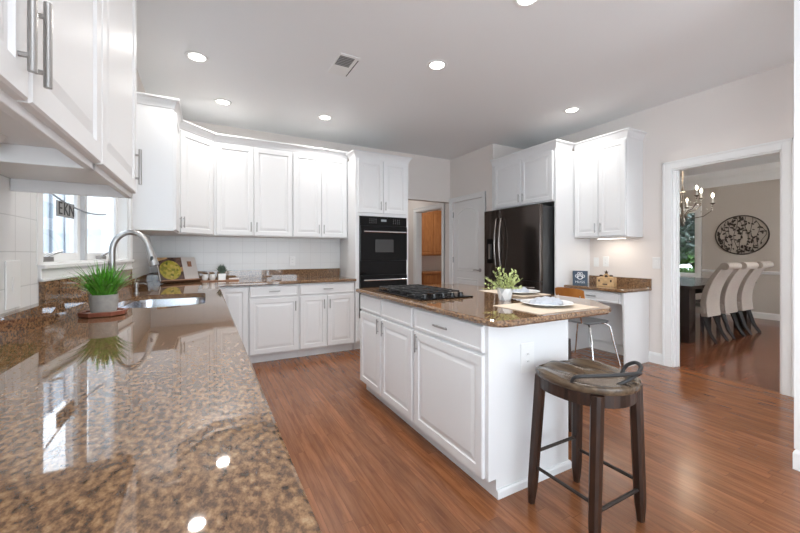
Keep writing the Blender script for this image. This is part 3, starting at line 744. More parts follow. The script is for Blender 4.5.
# right upper cabinet
FRU = facing('-x', 4.24)
cabinet('white two door upper cabinet on the right wall above the desk', FRU, -3.046, -2.38, 1.46, 2.60, .328,
        doors=[(-3.035, -2.72, 1.475, 2.58, 'r', 'b'), (-2.71, -2.39, 1.475, 2.58, 'l', 'b')], name='upper_cabinet',
        crown=([(4.24, 3.046), (4.24, 2.38), (4.566, 2.38)], 2.60, 2.69))
t = thing('under_cabinet_light', 'lit slim light bar under the right wall upper cabinet', 'light fixture', (4.40, 2.7, 1.445))
MB().box(4.36, 4.42, 2.48, 2.82, 1.447, 1.4595).build('housing', PLAST, t); MB().box(4.365, 4.415, 2.49, 2.81, 1.443, 1.4475).build('lens', STRIP, t)

# desk
t = thing('built_in_desk', 'white built in desk with kneehole against the right wall', 'desk', (4.3, 2.67, 0))
FK = facing('-x', 4.075)
mb = MB(); mb.prism([(4.09, 0), (4.555, 0), (4.555, .828), (4.06, .828), (4.06, .69)], lambda u, v, w: (u, w, v), 2.31, 2.33); mb.build('end_panel', WHITE, t)
MB().box(4.09, 4.555, 2.335, 3.045, .69, .828).build('apron', WHITE, t)
o = MB().rings(facing('-x', 4.09), -2.98, -2.37, .70, .82, DRAWP).build('drawer', WHITE, t); bar_handle(facing('-x', 4.09), -2.7, .76, .12, False, o)
mb = MB(); mb.box(4.535, 4.553, 2.335, 3.045, .125, .69); mb.build('back_panel', WHITE, t)
dpoly = roundpoly([(4.03, 3.045), (4.03, 2.285), (4.567, 2.285), (4.567, 3.045)], [0, .04, 0, 0], 5)
tag(slab(dpoly, .83, .865, .008).build('desk_countertop', GRAN, loc=(4.3, 2.6, .83)), 'brown granite top of the built in desk', 'countertop')
tag(MB().box(4.545, 4.568, 2.287, 3.045, .8655, .97).build('granite_backsplash', GRAN, loc=(4.55, 2.6, .865)), 'low granite backsplash behind the paw sign on the desk', 'backsplash')

# ------------------------------------------------------------------ bar stools
def make_stool():
    t = thing('bar_stool', 'dark wood bar stool with scooped seat and iron handle in front of the island end', 'stool', (0, 0, 0))
    N = 72; R = 20; th = .035; zt = .692; vs = []; fs = []
    def out(a):
        x, y = math.cos(a), math.sin(a)
        e = 2.8 if y > 0 else 2.15
        r = (abs(x) ** e + abs(y) ** e) ** (-1 / e)
        return .205 * r * x, (.20 if y > 0 else .235) * r * y
    def ht(x, y):
        f = max(0, min(1, (y + .04) / .16)); f = f * f * (3 - 2 * f)
        z = -.020 * math.exp(-((abs(x) - .085) / .038) ** 2) * f + .008 * math.exp(-(x / .03) ** 2) * f
        z += -.016 * math.exp(-(x / .12) ** 2 - ((y + .07) / .09) ** 2)
        z += .010 * f * (abs(x) / .2) ** 2 - .012 * max(0, (y - .13) / .07) ** 2 * (y > .13)
        return z
    for i in range(R + 1):
        q = i / R
        for k in range(N):
            x, y = out(2 * PI * k / N); x *= q; y *= q; ed = -.006 * max(0, (q - .9) / .1) ** 2
            vs.append((x, y, zt + ht(x, y) * (1 if q < .95 else .7) + ed))
    for i in range(R):
        for k in range(N):
            k2 = (k + 1) % N; fs.append((i * N + k, i * N + k2, (i + 1) * N + k2, (i + 1) * N + k))
    b = len(vs)
    for sc_, z in ((1.008, zt - .015), (1.0, zt - th + .004), (.985, zt - th)):
        for k in range(N):
            x, y = out(2 * PI * k / N); vs.append((x * sc_, y * sc_, z))
    for i in range(3):
        p = (R * N if i == 0 else b + (i - 1) * N)
        for k in range(N):
            k2 = (k + 1) % N; fs.append((p + k, p + k2, b + i * N + k2, b + i * N + k))
    fs.append(tuple(b + 2 * N + k for k in range(N))[::-1])
    m = MB(); m.add(vs, fs); m.build('seat', STOOLT, t, smooth=True, recalc=False)
    m = MB(); ring = [out(2 * PI * k / 40) for k in range(40)]; o_ = [(x * .93, y * .93) for x, y in ring]; i_ = [(x * .83, y * .83) for x, y in ring]
    z0, z1 = .597, .6565; vs = [(x, y, z) for z in (z0, z1) for x, y in o_] + [(x, y, z) for z in (z0, z1) for x, y in i_]; n = 40; fs = []
    for k in range(n):
        k2 = (k + 1) % n; fs += [(k, k2, n + k2, n + k), (2 * n + k2, 2 * n + k, 3 * n + k, 3 * n + k2), (k2, k, 2 * n + k, 2 * n + k2), (n + k, n + k2, 3 * n + k2, 3 * n + k)]
    m.add(vs, fs); m.build('apron', STOOLL, t)
    feet = {}
    for sx in (-1, 1):
        for sy in (-1, 1):
            top = Vector((sx * .145, sy * .15 - .012 , .655)); bot = Vector((sx * .178, sy * .168, 0)); feet[sx, sy] = (top, bot)
            m = MB(); vs = []
            for q, w in ((0, .014), (.12, .021), (.2, .0225), (1, .0245)):
                c = bot.lerp(top, q)
                vs += [(c.x + a * w, c.y + b_ * w, c.z) for a, b_ in ((-1, -.55), (-.55, -1), (.55, -1), (1, -.55), (1, .55), (.55, 1), (-.55, 1), (-1, .55))]
            fs = []
            for i in range(3):
                for k in range(8): fs.append((i * 8 + k, i * 8 + (k + 1) % 8, i * 8 + 8 + (k + 1) % 8, i * 8 + 8 + k))
            fs += [tuple(range(8))[::-1], tuple(24 + k for k in range(8))]
            m.add(vs, fs); m.build('leg', STOOLL, t)
    P = lambda s, z: feet[s][1].lerp(feet[s][0], z / .655)
    for a, b_, z in (((-1, -1), (-1, 1), .19), ((1, -1), (1, 1), .19), ((-1, 1), (1, 1), .26), ((-1, -1), (1, -1), .155)):
        MB().tube([P(a, z), P(b_, z)], .0085, 10).build('stretcher', BRONZE, t, smooth=True)
    def crv(pts):
        out_ = []
        P_ = [Vector(p) for p in pts]; P_ = [P_[0]] + P_ + [P_[-1]]
        for i in range(1, len(P_) - 2):
            for k in range(6):
                q = k / 6; p0, p1, p2, p3 = P_[i - 1:i + 3]
                out_.append(.5 * ((2 * p1) + (-p0 + p2) * q + (2 * p0 - 5 * p1 + 4 * p2 - p3) * q * q + (-p0 + 3 * p1 - 3 * p2 + p3) * q ** 3))
        out_.append(P_[-1]); return out_
    m = MB()
    m.tube(crv([(-.185, -.065, .684), (-.188, -.085, .715), (-.15, -.13, .728), (-.05, -.185, .732), (.05, -.215, .732), (.10, -.205, .722), (.085, -.16, .685)]), .0085, 10)
    m.tube(crv([(.14, -.10, .684), (.155, -.115, .725), (.15, -.16, .752), (.11, -.205, .745), (.03, -.21, .715), (-.03, -.18, .684)]), .0085, 10)
    m.build('iron_handle', IRON, t, smooth=True)
    return t
st = make_stool(); st.location = (1.638, 1.124, 0)
dup(st, (2.122, 1.85, 0), PI / 2, 'dark wood bar stool tucked under the right overhang, mostly hidden by the island panel')

# ------------------------------------------------------------------ desk chair
t = thing('desk_chair', 'chrome legged chair with orange wood back and grey seat at the desk', 'chair', (3.85, 2.65, 0))
mb = MB(); sp_ = roundpoly([(3.655, 2.45), (4.05, 2.44), (4.06, 2.85), (3.655, 2.85)], .09, 6)
slab_m = slab(sp_, .485, .505, .006); slab_m.build('seat', GREYSEAT, t)
vs = []; fs = []; nn = 12
for i in range(nn + 1):
    q = i / nn; y = 2.475 + .36 * q; b = -.03 * math.sin(PI * q)
    top = .88 - .02 * (2 * q - 1) ** 4; bo = .745 + .015 * (2 * q - 1) ** 4
    vs += [(3.615 + b, y, bo), (3.59 + b, y, top), (3.602 + b, y, top), (3.627 + b, y, bo)]
for i in range(nn):
    for k in range(4): fs.append((i * 4 + k, i * 4 + (k + 1) % 4, i * 4 + 4 + (k + 1) % 4, i * 4 + 4 + k))
fs += [(0, 1, 2, 3), tuple(nn * 4 + k for k in (3, 2, 1, 0))]
MB().add(vs, fs).build('backrest', ORANGEW, t)
for y in (2.52, 2.79): MB().tube([(3.72, y, .482), (3.63, y, .50), (3.605, y, .60), (3.60, y, .80)], .009, 8).build('back_support', CHROME, t, smooth=True)
for sx, sy in ((-1, -1), (1, -1), (-1, 1), (1, 1)):
    cx, cy = 3.855, 2.65; pts = []
    MB().tube([(cx + sx * .05, cy + sy * .05, .474), (cx + sx * .15, cy + sy * .165, .47), (cx + sx * .178, cy + sy * .20, .44), (cx + sx * .20, cy + sy * .235, .25), (cx + sx * .235, cy + sy * .28, .004)], .0105, 10).build('leg', CHROME, t, smooth=True)

# ------------------------------------------------------------------ tableware on the island
tag(slab([(1.57, 1.335), (2.09, 1.335), (2.12, 1.70), (1.58, 1.70)], CZ + .0006, CZ + .0036, .001).build('placemat', LINEN, loc=(1.83, 1.5, CZ)), 'beige placemat at the rounded near corner of the island', 'placemat', None)
tag(slab([(2.09, 1.93), (2.40, 1.93), (2.40, 2.42), (2.09, 2.42)], CZ + .0006, CZ + .0036, .001).build('placemat', LINEN, loc=(2.25, 2.15, CZ)), 'beige placemat behind the potted plant, farther along the island', 'placemat')
PLP = [(.001, .0), (.07, .0), (.085, .004), (.15, .016), (.165, .020), (.163, .0225), (.145, .019), (.085, .008), (.001, .006)]
def plate(c, label, r=1.0):
    o = MB().lathe([(a * r, z) for a, z in PLP], c, 40).build('dinner_plate', PORC, loc=c, smooth=True); return tag(o, label, 'plate')
pz = CZ + .0038
plate((1.875, 1.54, pz), 'white dinner plate with napkin on the near placemat', .95)
plate((2.245, 2.10, pz), 'white dinner plate with napkin on the far placemat', .92)
def napkin(c, rot, label, L=.26, Wd=.14):
    mb = MB(); nu, nv = 24, 14; top = []; bt = []
    rnd = random.Random(3)
    for i in range(nu + 1):
        for j in range(nv + 1):
            u = i / nu - .5; v = j / nv - .5; w = Wd * (1.1 - .5 * abs(u * 2) ** 2)
            x = u * L; y = v * w
            h = .012 + .030 * math.cos(PI * v) ** .7 * (1 - .5 * abs(2 * u)) + .004 * math.sin(22 * v + 5 * u) + .003 * math.sin(17 * u)
            if abs(v) > .49 or abs(u) > .49: h = .008
            X = x * math.cos(rot) - y * math.sin(rot); Y = x * math.sin(rot) + y * math.cos(rot)
            top.append((c[0] + X, c[1] + Y, c[2] + h)); bt.append((c[0] + X * .9, c[1] + Y * .9, c[2] + .001))
    K = nv + 1; n = len(top); fs = []
    for i in range(nu):
        for j in range(nv):
            a = i * K + j; fs += [(a, a + K, a + K + 1, a + 1), (n + a, n + a + 1, n + a + K + 1, n + a + K)]
    for i in range(nu):
        for a in (i * K, i * K + nv): fs.append((a, a + K, n + a + K, n + a))
    for j in range(nv):
        for a in (j, nu * K + j): fs.append((a, a + 1, n + a + 1, n + a))
    mb.add(top + bt, fs)
    return tag(mb.build('cloth_napkin', NAPK, loc=c, smooth=True), label, 'napkin')
napkin((1.87, 1.54, pz + .0085), .35, 'folded grey blue napkin on the near white plate', .27, .17)
napkin((2.25, 2.10, pz + .0085), .6, 'folded grey blue napkin on the far white plate', .24, .12)
# potted leafy plant on island
t = thing('potted_plant', 'leafy pale green plant in faceted white pot on the island', 'potted plant', (1.84, 1.86, CZ))
mb = MB(); vs = []; c = (1.84, 1.86)
for q, (r, z, ph) in enumerate(((.040, .0006, 0), (.052, .045, .5), (.054, .085, 0), (.046, .085, 0), (.044, .075, 0))):
    for k in range(8):
        a = 2 * PI * (k + ph) / 8; vs.append((c[0] + r * math.cos(a), c[1] + r * math.sin(a), CZ + z))
fs = []
for i in range(4):
    for k in range(8):
        k2 = (k + 1) % 8
        if i == 0: fs += [(k, k2, 8 + k), (k2, 8 + k2, 8 + k)]
        elif i == 1: fs += [(8 + k, 16 + k2, 16 + k), (8 + k, 8 + k2, 16 + k2)]
        else: fs.append((i * 8 + k, i * 8 + k2, i * 8 + 8 + k2, i * 8 + 8 + k))
fs += [tuple(range(8))[::-1], tuple(32 + k for k in range(8))]
mb.add(vs, fs); pot = mb.build('pot', PORC, t)
gm = pbr('grey_facet', (.45, .46, .47), .4); pot.data.materials.append(gm)
for i, p in enumerate(pot.data.polygons):
    if len(p.vertices) == 3 and i % 4 in (0,): p.material_index = 1
rnd = random.Random(5); stm = MB(); lv = MB()
def leaf(mb, p, d, L, Wd, up=Vector((0, 0, 1))):
    d = d.normalized(); s = d.cross(up); s = s.normalized() if s.length > .01 else Vector((1, 0, 0)); u = s.cross(d)
    pts = [p, p + d * L * .35 + s * Wd / 2 + u * .1 * Wd, p + d * L * .7 + s * Wd * .38, p + d * L, p + d * L * .7 - s * Wd * .38, p + d * L * .35 - s * Wd / 2 + u * .1 * Wd, p + d * L * .5 - u * Wd * .15]
    mb.add(pts, [(0, 1, 6), (1, 2, 6), (2, 3, 6), (3, 4, 6), (4, 5, 6), (5, 0, 6)])
for k in range(34):
    a = rnd.uniform(0, 2 * PI); L = rnd.uniform(.09, .175); tilt = rnd.uniform(.1, 1.3)
    d = Vector((math.cos(a) * math.sin(tilt), math.sin(a) * math.sin(tilt), math.cos(tilt)))
    p0 = Vector((c[0] + .02 * math.cos(a), c[1] + .02 * math.sin(a), CZ + .07)); pts = [p0 + d * L * q + Vector((0, 0, -.05 * q * q * math.sin(tilt))) for q in (0, .35, .7, 1)]
    stm.tube(pts, [.0015, .0013, .001, .0006], 5)
    for q in range(9):
        f = .3 + .7 * q / 8; p = pts[0].lerp(pts[-1], f); b = rnd.uniform(0, 2 * PI)
        e = (d + Vector((math.cos(b), math.sin(b), rnd.uniform(-.2, .7))) * 1.2)
        leaf(lv, p, e, rnd.uniform(.018, .032), rnd.uniform(.011, .018))
stm.build('stems', STEMM, t); lv.build('foliage', LEAFM, t, recalc=False)

# ------------------------------------------------------------------ grass plant on tray, left counter
tc_ = (-.475, 2.43)
t = thing('serving_tray', 'eight sided reddish wood tray with pale inlay under the grass plant', 'tray', (*tc_, CZ))
oc = ccw([(tc_[0] + x, tc_[1] + y) for x, y in ((-.095, -.04), (-.045, -.09), (.045, -.09), (.095, -.04), (.095, .04), (.045, .09), (-.045, .09), (-.095, .04))])
vs = []; lvls = [(.012, .0006), (0, .004), (-.004, .024), (.004, .026), (.012, .024), (.016, .012)]
for d, z in lvls: vs += [(x, y, CZ + z) for x, y in poff(oc, d)]
fs = [tuple(range(8))[::-1], tuple(40 + k for k in range(8))]
for i in range(5):
    for k in range(8): fs.append((i * 8 + k, i * 8 + (k + 1) % 8, i * 8 + 8 + (k + 1) % 8, i * 8 + 8 + k))
MB().add(vs, fs).build('tray_body', TRAYW, t)
MB().prism(poff(oc, .017), lambda u, v, z: (u, v, z), CZ + .012, CZ + .015).build('inlay', TRAYI, t)
t = thing('potted_grass', 'spiky green grass plant in round grey concrete pot by the faucet', 'potted plant', (*tc_, CZ + .0155))
b = CZ + .0155; c = tc_
MB().lathe([(.050, 0), (.056, .012), (.060, .05), (.062, .095), (.057, .095), (.055, .085), (.001, .085)], (c[0], c[1], b), 32).build('pot', CONC, t, smooth=True)
gb = MB(); rnd = random.Random(11)
for k in range(190):
    a = rnd.uniform(0, 2 * PI); r0 = .046 * math.sqrt(rnd.random()); L = rnd.uniform(.12, .20); tl = rnd.uniform(.05, .85) * (.4 + r0 / .06)
    base = Vector((c[0] + r0 * math.cos(a), c[1] + r0 * math.sin(a), b + .083)); hd = Vector((math.cos(a), math.sin(a), 0)); sd = Vector((-hd.y, hd.x, 0))
    prev = []; w = rnd.uniform(.0038, .0062); vs = []
    for i in range(6):
        q = i / 5; an = tl * (.6 + .7 * q); p = base + hd * (L * q * math.sin(an)) + Vector((0, 0, L * q * math.cos(an)))
        ww = w * (1 - q ** 2.2) + .0003; vs += [p + sd * ww, p - hd * ww * .4, p - sd * ww]
    gb.add(vs, [(3 * i + j, 3 * i + j + 1, 3 * i + j + 4, 3 * i + j + 3) for i in range(5) for j in range(2)])
gb.build('foliage', GRASSM, t, recalc=False)

# ------------------------------------------------------------------ faucet and soap pump
t = thing('kitchen_faucet', 'brushed nickel gooseneck pull down faucet behind the sink', 'faucet', (-.565, 3.12, CZ))
fx, fy = -.565, 3.12
mb = MB(); mb.lathe([(.032, .0006), (.032, .012), (.027, .02), (.025, .09), (.020, .10)], (fx, fy, CZ), 24); mb.build('base', NICKEL, t, smooth=True)
pts = [(fx, fy, CZ + .08), (fx, fy, 1.28)]
for k in range(1, 15):
    a = PI * k / 14 * .93; pts.append((fx + .105 * (1 - math.cos(a)), fy, 1.28 + .135 * math.sin(a)))
mb = MB(); mb.tube(pts, .019, 16); mb.build('neck', NICKEL, t, smooth=True)
e = Vector(pts[-1]); d = (e - Vector(pts[-2])).normalized(); mb = MB()
mb.tube([e, e + d * .03, e + d * .06, e + d * .13, e + d * .135], [.021, .023, .025, .031, .026], 18); hd_ = mb.build('spray_head', NICKEL, t, smooth=True)
q = e + d * .085 + Vector((0, -.0245, 0)); MB().lathe([(.001, -.02), (.008, -.018), (.010, 0), (.008, .018), (.001, .02)], q, 12, 1, .35).build('spray_button', BLACKM, hd_, smooth=True)
mb = MB(); mb.tube([(fx, fy, CZ + .06), (fx + .01, fy - .05, CZ + .07), (fx + .015, fy - .10, CZ + .10)], [.010, .008, .007], 10); mb.build('lever', NICKEL, t, smooth=True)
t = thing('soap_dispenser', 'small brushed nickel soap pump right of the faucet', 'soap dispenser', (-.49, 3.56, CZ))
mb = MB(); mb.lathe([(.022, .0006), (.022, .008), (.014, .014), (.012, .05), (.018, .055), (.018, .085), (.010, .092)], (-.49, 3.56, CZ), 20); mb.build('pump_body', NICKEL, t, smooth=True)
MB().tube([(-.49, 3.56, CZ + .08), (-.44, 3.55, CZ + .085), (-.42, 3.545, CZ + .075)], .006, 8).build('nozzle', NICKEL, t, smooth=True)

# ------------------------------------------------------------------ cookbook on stand
def food_mat():
    m, t, b = nt('cookbook_page_photo'); L = t.links
    tc = t.nodes.new('ShaderNodeTexCoord'); v = t.nodes.new('ShaderNodeTexVoronoi'); v.inputs['Scale'].default_value = 38; n = t.nodes.new('ShaderNodeTexNoise'); n.inputs['Scale'].default_value = 11
    L.new(tc.outputs['Object'], v.inputs['Vector']); L.new(tc.outputs['Object'], n.inputs['Vector'])
    r1 = ramp(t, [(.1, (.10, .12, .01)), (.5, (.42, .36, .03)), (.9, (.62, .44, .10))]); L.new(v.outputs['Color'], r1.inputs[0])
    L.new(r1.outputs[0], b.inputs['Base Color']); b.inputs['Roughness'].default_value = .25; return m
FOOD = food_mat()
PAGED = pbr('dark_table_photo', (.10, .055, .04), .25, noise=.7, nscale=18); PAGET = pbr('tan_bread_photo', (.50, .30, .14), .25, noise=.3, nscale=20)
PAGEW = pbr('white_page', (.62, .58, .55), .4)
bo = Vector((-.42, 4.585, CZ)); wd = Vector((.385, .20, 0)).normalized(); nr = Vector((wd.y, -wd.x, 0)); lean = (Vector((0, 0, 1)) * .92 - nr * .38).normalized(); nn_ = lean.cross(wd) * -1
nn_ = wd.cross(lean)
def BF(u, v, n): return bo + wd * u + lean * v + nn_ * n + Vector((0, 0, .012))
t = thing('cookbook_stand', 'wooden easel stand holding the open cookbook in the corner', 'book stand', tuple(bo + wd * .2))
MB().prism([(.0, 0), (.42, 0), (.42, .012), (.0, .012)], lambda u, v, n: BF(u, v, n), -.012, .045).build('ledge', BOARDW, t)
MB().prism([(.03, .012), (.39, .012), (.37, .22), (.05, .22)], lambda u, v, n: BF(u, v, n), -.012, -.002).build('rest', BOARDW, t)
mb = MB(); p1 = BF(.2, .18, -.012); p2 = BF(.2, 0, -.012); p2 = Vector((p2.x, p2.y, CZ + .008)) - nr * .13
mb.tube([p1, p2], .007, 6); mb.build('prop_leg', BOARDW, t)
t = thing('cookbook', 'open cookbook showing a food photo page and a white page', 'book', tuple(bo + wd * .2 + Vector((0, 0, .02))))
pf = lambda u, v, n: BF(u, v, n)
MB().prism([(-.01, .0125), (.245, .0125), (.245, .285), (-.01, .285)], pf, -.001, .014).build('page_block', PAGEW, t)
MB().prism([(.247, .0125), (.40, .0125), (.40, .278), (.39, .285), (.247, .285)], pf, -.001, .012).build('page_block', PAGEW, t)
MB().prism([(0, .014), (.243, .014), (.243, .284), (0, .284)], pf, .0142, .015).build('photo_page', PAGED, t)
ov = [(.112 + .108 * math.cos(2 * PI * k / 28), .135 + .112 * math.sin(2 * PI * k / 28)) for k in range(28)]
MB().prism(ov, pf, .0151, .0158).build('food_picture', FOOD, t)
MB().prism([(.0, .24), (.10, .27), (.10, .284), (.0, .284)], pf, .0151, .0156).build('food_picture', PAGET, t)
MB().prism([(.19, .10), (.243, .12), (.243, .17), (.20, .16)], pf, .0151, .0157).build('food_picture', PAGET, t)
MB().prism([(.30, .17), (.345, .17), (.345, .235), (.30, .235)], pf, .0121, .0128).build('recipe_photo', pbr('small_recipe_photo', (.28, .12, .06), .3, noise=.5, nscale=60), t)

# tray with cups and succulent on back counter
def zrot(p, a, c): return (c[0] + p[0] * math.cos(a) - p[1] * math.sin(a), c[1] + p[0] * math.sin(a) + p[1] * math.cos(a))
bc = (.175, 4.74)
tp = roundpoly([zrot(p, .0, bc) for p in ((-.23, -.07), (.18, -.07), (.18, .07), (-.23, .07))], .03, 5)
tag(slab(tp, CZ + .0006, CZ + .012, .003).build('serving_board', BOARDW, loc=(*bc, CZ)), 'flat reddish wood board under the cups and succulent on the back counter', 'board')
def cup(x, lab):
    o = MB().lathe([(.022, .0), (.031, .012), (.033, .04), (.029, .07), (.026, .07), (.029, .04), (.027, .012), (.001, .008)], (x, 4.73, CZ + .0125), 24).build('cup', PORC, loc=(x, 4.73, CZ + .0125), smooth=True)
    return tag(o, lab, 'cup')
cup(-.005, 'small white cup nearer the cookbook, left of its twin'); cup(.072, 'small white cup between its twin and the succulent')
t = thing('potted_succulent', 'small grey green succulent in square white pot on the back counter', 'potted plant', (.17, 4.74, CZ + .0125)); z = CZ + .0125
MB().prism(roundpoly([(.13, 4.70), (.21, 4.70), (.21, 4.78), (.13, 4.78)], .008, 3), lambda u, v, w: (u, v, w), z, z + .075).build('pot', PORC, t)
lf = MB(); rnd = random.Random(2)
for k in range(22):
    a = 2 * PI * k * .381; tl = .15 + .7 * k / 22; L = .115 - .035 * k / 22; d = Vector((math.cos(a) * math.sin(tl), math.sin(a) * math.sin(tl), math.cos(tl))); p = Vector((.17, 4.74, z + .072))
    lf.tube([p, p + d * L * .4, p + d * L * .8, p + d * L], [.006, .011, .007, .001], 6)
lf.build('foliage', SUCC, t, smooth=True)
t = tag(MB().box(.245, .355, 4.69, 4.75, z, z + .02).build('folded_towel', pbr('white_towel', (.8, .76, .74), .9), loc=(.3, 4.72, z), bevel=.006), 'small folded white cloth at the right end of the serving board', 'cloth')
tag(MB().lathe([(.06, .0006), (.062, .006), (.05, .010), (.03, .008), (.001, .010)], (.77, 4.6, CZ), 28).build('pop_up_outlet', CHROME, loc=(.77, 4.6, CZ), smooth=True), 'round silver disc lying flat on the back counter', 'outlet')

# ------------------------------------------------------------------ things on the desk
t = thing('paw_sign', 'navy blue sign with white paw print standing on the desk', 'sign', (4.12, 2.86, .865))
SF = Fr((4.07, 2.97), (.62, -.78)); 
SF = Fr((4.105, 2.975), (.45, -.89)); MB().fbox(SF, 0, .17, .8655, 1.045, -.018, 0).build('board', NAVY, t)
pw = MB()
def disc(mb, F, a, z, ra, rz, n0, n1, hole=0, seg=18):
    P_ = [(a + ra * math.cos(2 * PI * k / seg), z + rz * math.sin(2 * PI * k / seg)) for k in range(seg)]
    if not hole: return mb.prism(P_, lambda u, v, w: F(u, v, w), n0, n1)
    I_ = [(a + ra * hole * math.cos(2 * PI * k / seg), z + rz * hole * math.sin(2 * PI * k / seg)) for k in range(seg)]
    vs = [F(u, v, n) for n in (n0, n1) for Q in (P_, I_) for u, v in Q]; s_ = seg; fs = []
    for k in range(s_):
        k2 = (k + 1) % s_; fs += [(2 * s_ + k, 2 * s_ + k2, 3 * s_ + k2, 3 * s_ + k), (k, k2, 2 * s_ + k2, 2 * s_ + k), (s_ + k2, s_ + k, 3 * s_ + k, 3 * s_ + k2)]
    mb.add(vs, fs)
for a, z_ in ((.045, .98), (.07, 1.01), (.10, 1.01), (.125, .98)): disc(pw, SF, a, z_, .016, .02, .0002, .002, .55)
disc(pw, SF, .085, .962, .034, .026, .0002, .002, .6)
pw.build('paw_print', WINK, t)
text_mesh('HUGS', lambda x, y, z_: SF(.085 + x, .905 + y, .0005 + z_), .042, WINK, t, 'lettering', .0006)
t = thing('wooden_box', 'light wood craft box with dark cutouts and star top on the desk', 'box', (4.2, 2.63, .865))
BX = Fr((4.215, 2.73), (.25, -.97)); MB().fbox(BX, 0, .19, .8655, .975, -.11, 0).build('box_body', LIGHTW, t, bevel=.003)
mb = MB(); mb.prism([(.02, .9755), (.17, .9755), (.125, 1.0), (.095, 1.03), (.065, 1.0)], lambda u, v, w: BX(u, v, w), -.06, -.045); mb.build('lid_ornament', LIGHTW, t)
def cut(f):
    m_ = MB(); f(m_); m_.build('dark_cutout', DARKCUT, t)
for a_, z_, ra_, rz_ in ((.095, .985, .018, .018), (.04, .995, .022, .01), (.15, .995, .022, .01)): cut(lambda m_: disc(m_, BX, a_, z_, ra_, rz_, -.045, -.041))
st_ = [(.095 + (.024 if k % 2 == 0 else .011) * math.sin(2 * PI * k / 10), 1.035 + (.024 if k % 2 == 0 else .011) * math.cos(2 * PI * k / 10)) for k in range(10)]
cut(lambda m_: m_.prism(st_, lambda u, v, w: BX(u, v, w), -.06, -.041)); cut(lambda m_: m_.prism([(.07, .8855), (.12, .8855), (.12, .90), (.07, .90)], lambda u, v, w: BX(u, v, w), .0005, .003))
for a_ in (.03, .16): cut(lambda m_: disc(m_, BX, a_, .935, .010, .016, .0005, .003))

# ------------------------------------------------------------------ switches and outlets
def plate_sw(F, a, z, w, h, kind, label, cat='outlet'):
    t = thing('wall_outlet' if cat == 'outlet' else 'light_switch', label, cat, F(a, z))
    MB().fbox(F, a - w / 2, a + w / 2, z - h / 2, z + h / 2, .0004, .006).build('cover_plate', PLAST, t, bevel=.002)
    if kind == 'r':
        mb = MB()
        for q in (-.02, .02): disc(mb, F, a, z + q, .015, .013, .006, .0085)
        mb.build('socket', PLAST, t)
        mb = MB()
        for q in (-.02, .02):
            for s_ in (-.005, .005): mb.fbox(F, a + s_ - .001, a + s_ + .001, z + q - .004, z + q + .004, .0085, .0088)
        mb.build('slot', INK, t)
    else:
        MB().fbox(F, a - .014, a + .014, z - .03, z + .03, .006, .009).build('rocker', PLAST, t, bevel=.0015)
FW = facing('+x', -.68)
plate_sw(FW, 2.0, 1.145, .12, .19, 's', 'large white switch plate on the tile left of the sink window', 'switch')
plate_sw(facing('-y', IY0 - .002), 1.545, .70, .10, .16, 'r', 'white outlet on the end panel of the island')
plate_sw(facing('-y', 5.0), 1.04, 1.16, .075, .12, 'r', 'white outlet on the back wall tile above the granite splash')
plate_sw(FR, -2.83, 1.16, .075, .13, 'r', 'white outlet on the wall above the desk')
plate_sw(FR, -2.96, 1.15, .07, .12, 's', 'faint wall coloured switch plate beside the fridge panel', 'switch')
plate_sw(FR, -2.235, 1.155, .085, .13, 's', 'white switch by the dining room doorway', 'switch')

# ------------------------------------------------------------------ ceiling lights and vent
LP = [(-.064, 3.559, 'recessed ceiling light nearest the foreground upper cabinets'), (.173, 4.481, 'recessed ceiling light over the corner upper cabinet'), (1.311, 4.389, 'recessed ceiling light in front of the back wall cabinets'),
      (1.831, 2.684, 'recessed ceiling light above the cooktop on the island'), (3.81, 2.769, 'recessed ceiling light in front of the right wall cabinets'), (1.877, 1.69, 'recessed ceiling light at the top edge above the island end')]
root = None
def make_can():
    t = thing('recessed_light', LP[0][2], 'ceiling light', (0, 0, 0), 'recessed ceiling lights')
    MB().lathe([(.095, -.0005), (.093, -.005), (.075, -.008), (.066, -.004), (.066, -.0005)], (0, 0, 0), 32).build('trim_ring', TRIM, t, smooth=True)
    MB().lathe([(.064, -.001), (.062, -.0035), (.001, -.0035)], (0, 0, 0), 28).build('lens', LENS, t)
    return t
for i, (x, y, lb) in enumerate(LP):
    if i == 0: root = make_can(); root.location = (x, y, H); o = root
    else: o = dup(root, (x, y, H), 0, lb)
def lamp(x, y, z, p, col=(1, .97, .93), r=.06, spread=2.6):
    l = bpy.data.lights.new('lamp', 'AREA'); l.shape = 'DISK'; l.size = 2 * r; l.energy = p; l.color = col; l.spread = spread
    q = bpy.data.objects.new('recessed_or_fill_lamp', l); C.objects.link(q); q.location = (x, y, z)
for x, y, lb in LP: lamp(x, y, H - .012, LAMP_POWER)
for x, y, p in ((.7, 2.3, 9), (.8, 1.0, 6), (.5, -1.2, 6), (3.2, 1.2, 7)): lamp(x, y, H - .012, p)  # extra hidden lamps with no fixture, added to fill the kitchen
lamp(5.0, 6.9, H - .012, 20); lamp(3.2, 6.6, H - .012, 7); lamp(6.2, 1.2, H - .012, 8)  # unseen lamps without fixtures, added to brighten pantry room, hall and dining room
l = bpy.data.lights.new('strip', 'AREA'); l.shape = 'RECTANGLE'; l.size = .04; l.size_y = .3; l.energy = .8; l.color = (1, .9, .78)
q = bpy.data.objects.new('under_cabinet_lamp', l); C.objects.link(q); q.location = (4.39, 2.65, 1.44)
t = thing('ceiling_vent', 'white rectangular ceiling air vent with dark grille', 'vent', (1.09, 3.08, H))
MB().box(1.0, 1.18, 2.90, 3.27, H - .008, H - .0005).build('vent_frame', TRIM, t, bevel=.002)
mb = MB(); mb.box(1.01, 1.14, 2.93, 3.09, H - .0095, H - .008); mb.build('grille', GRILL, t)
mb = MB()
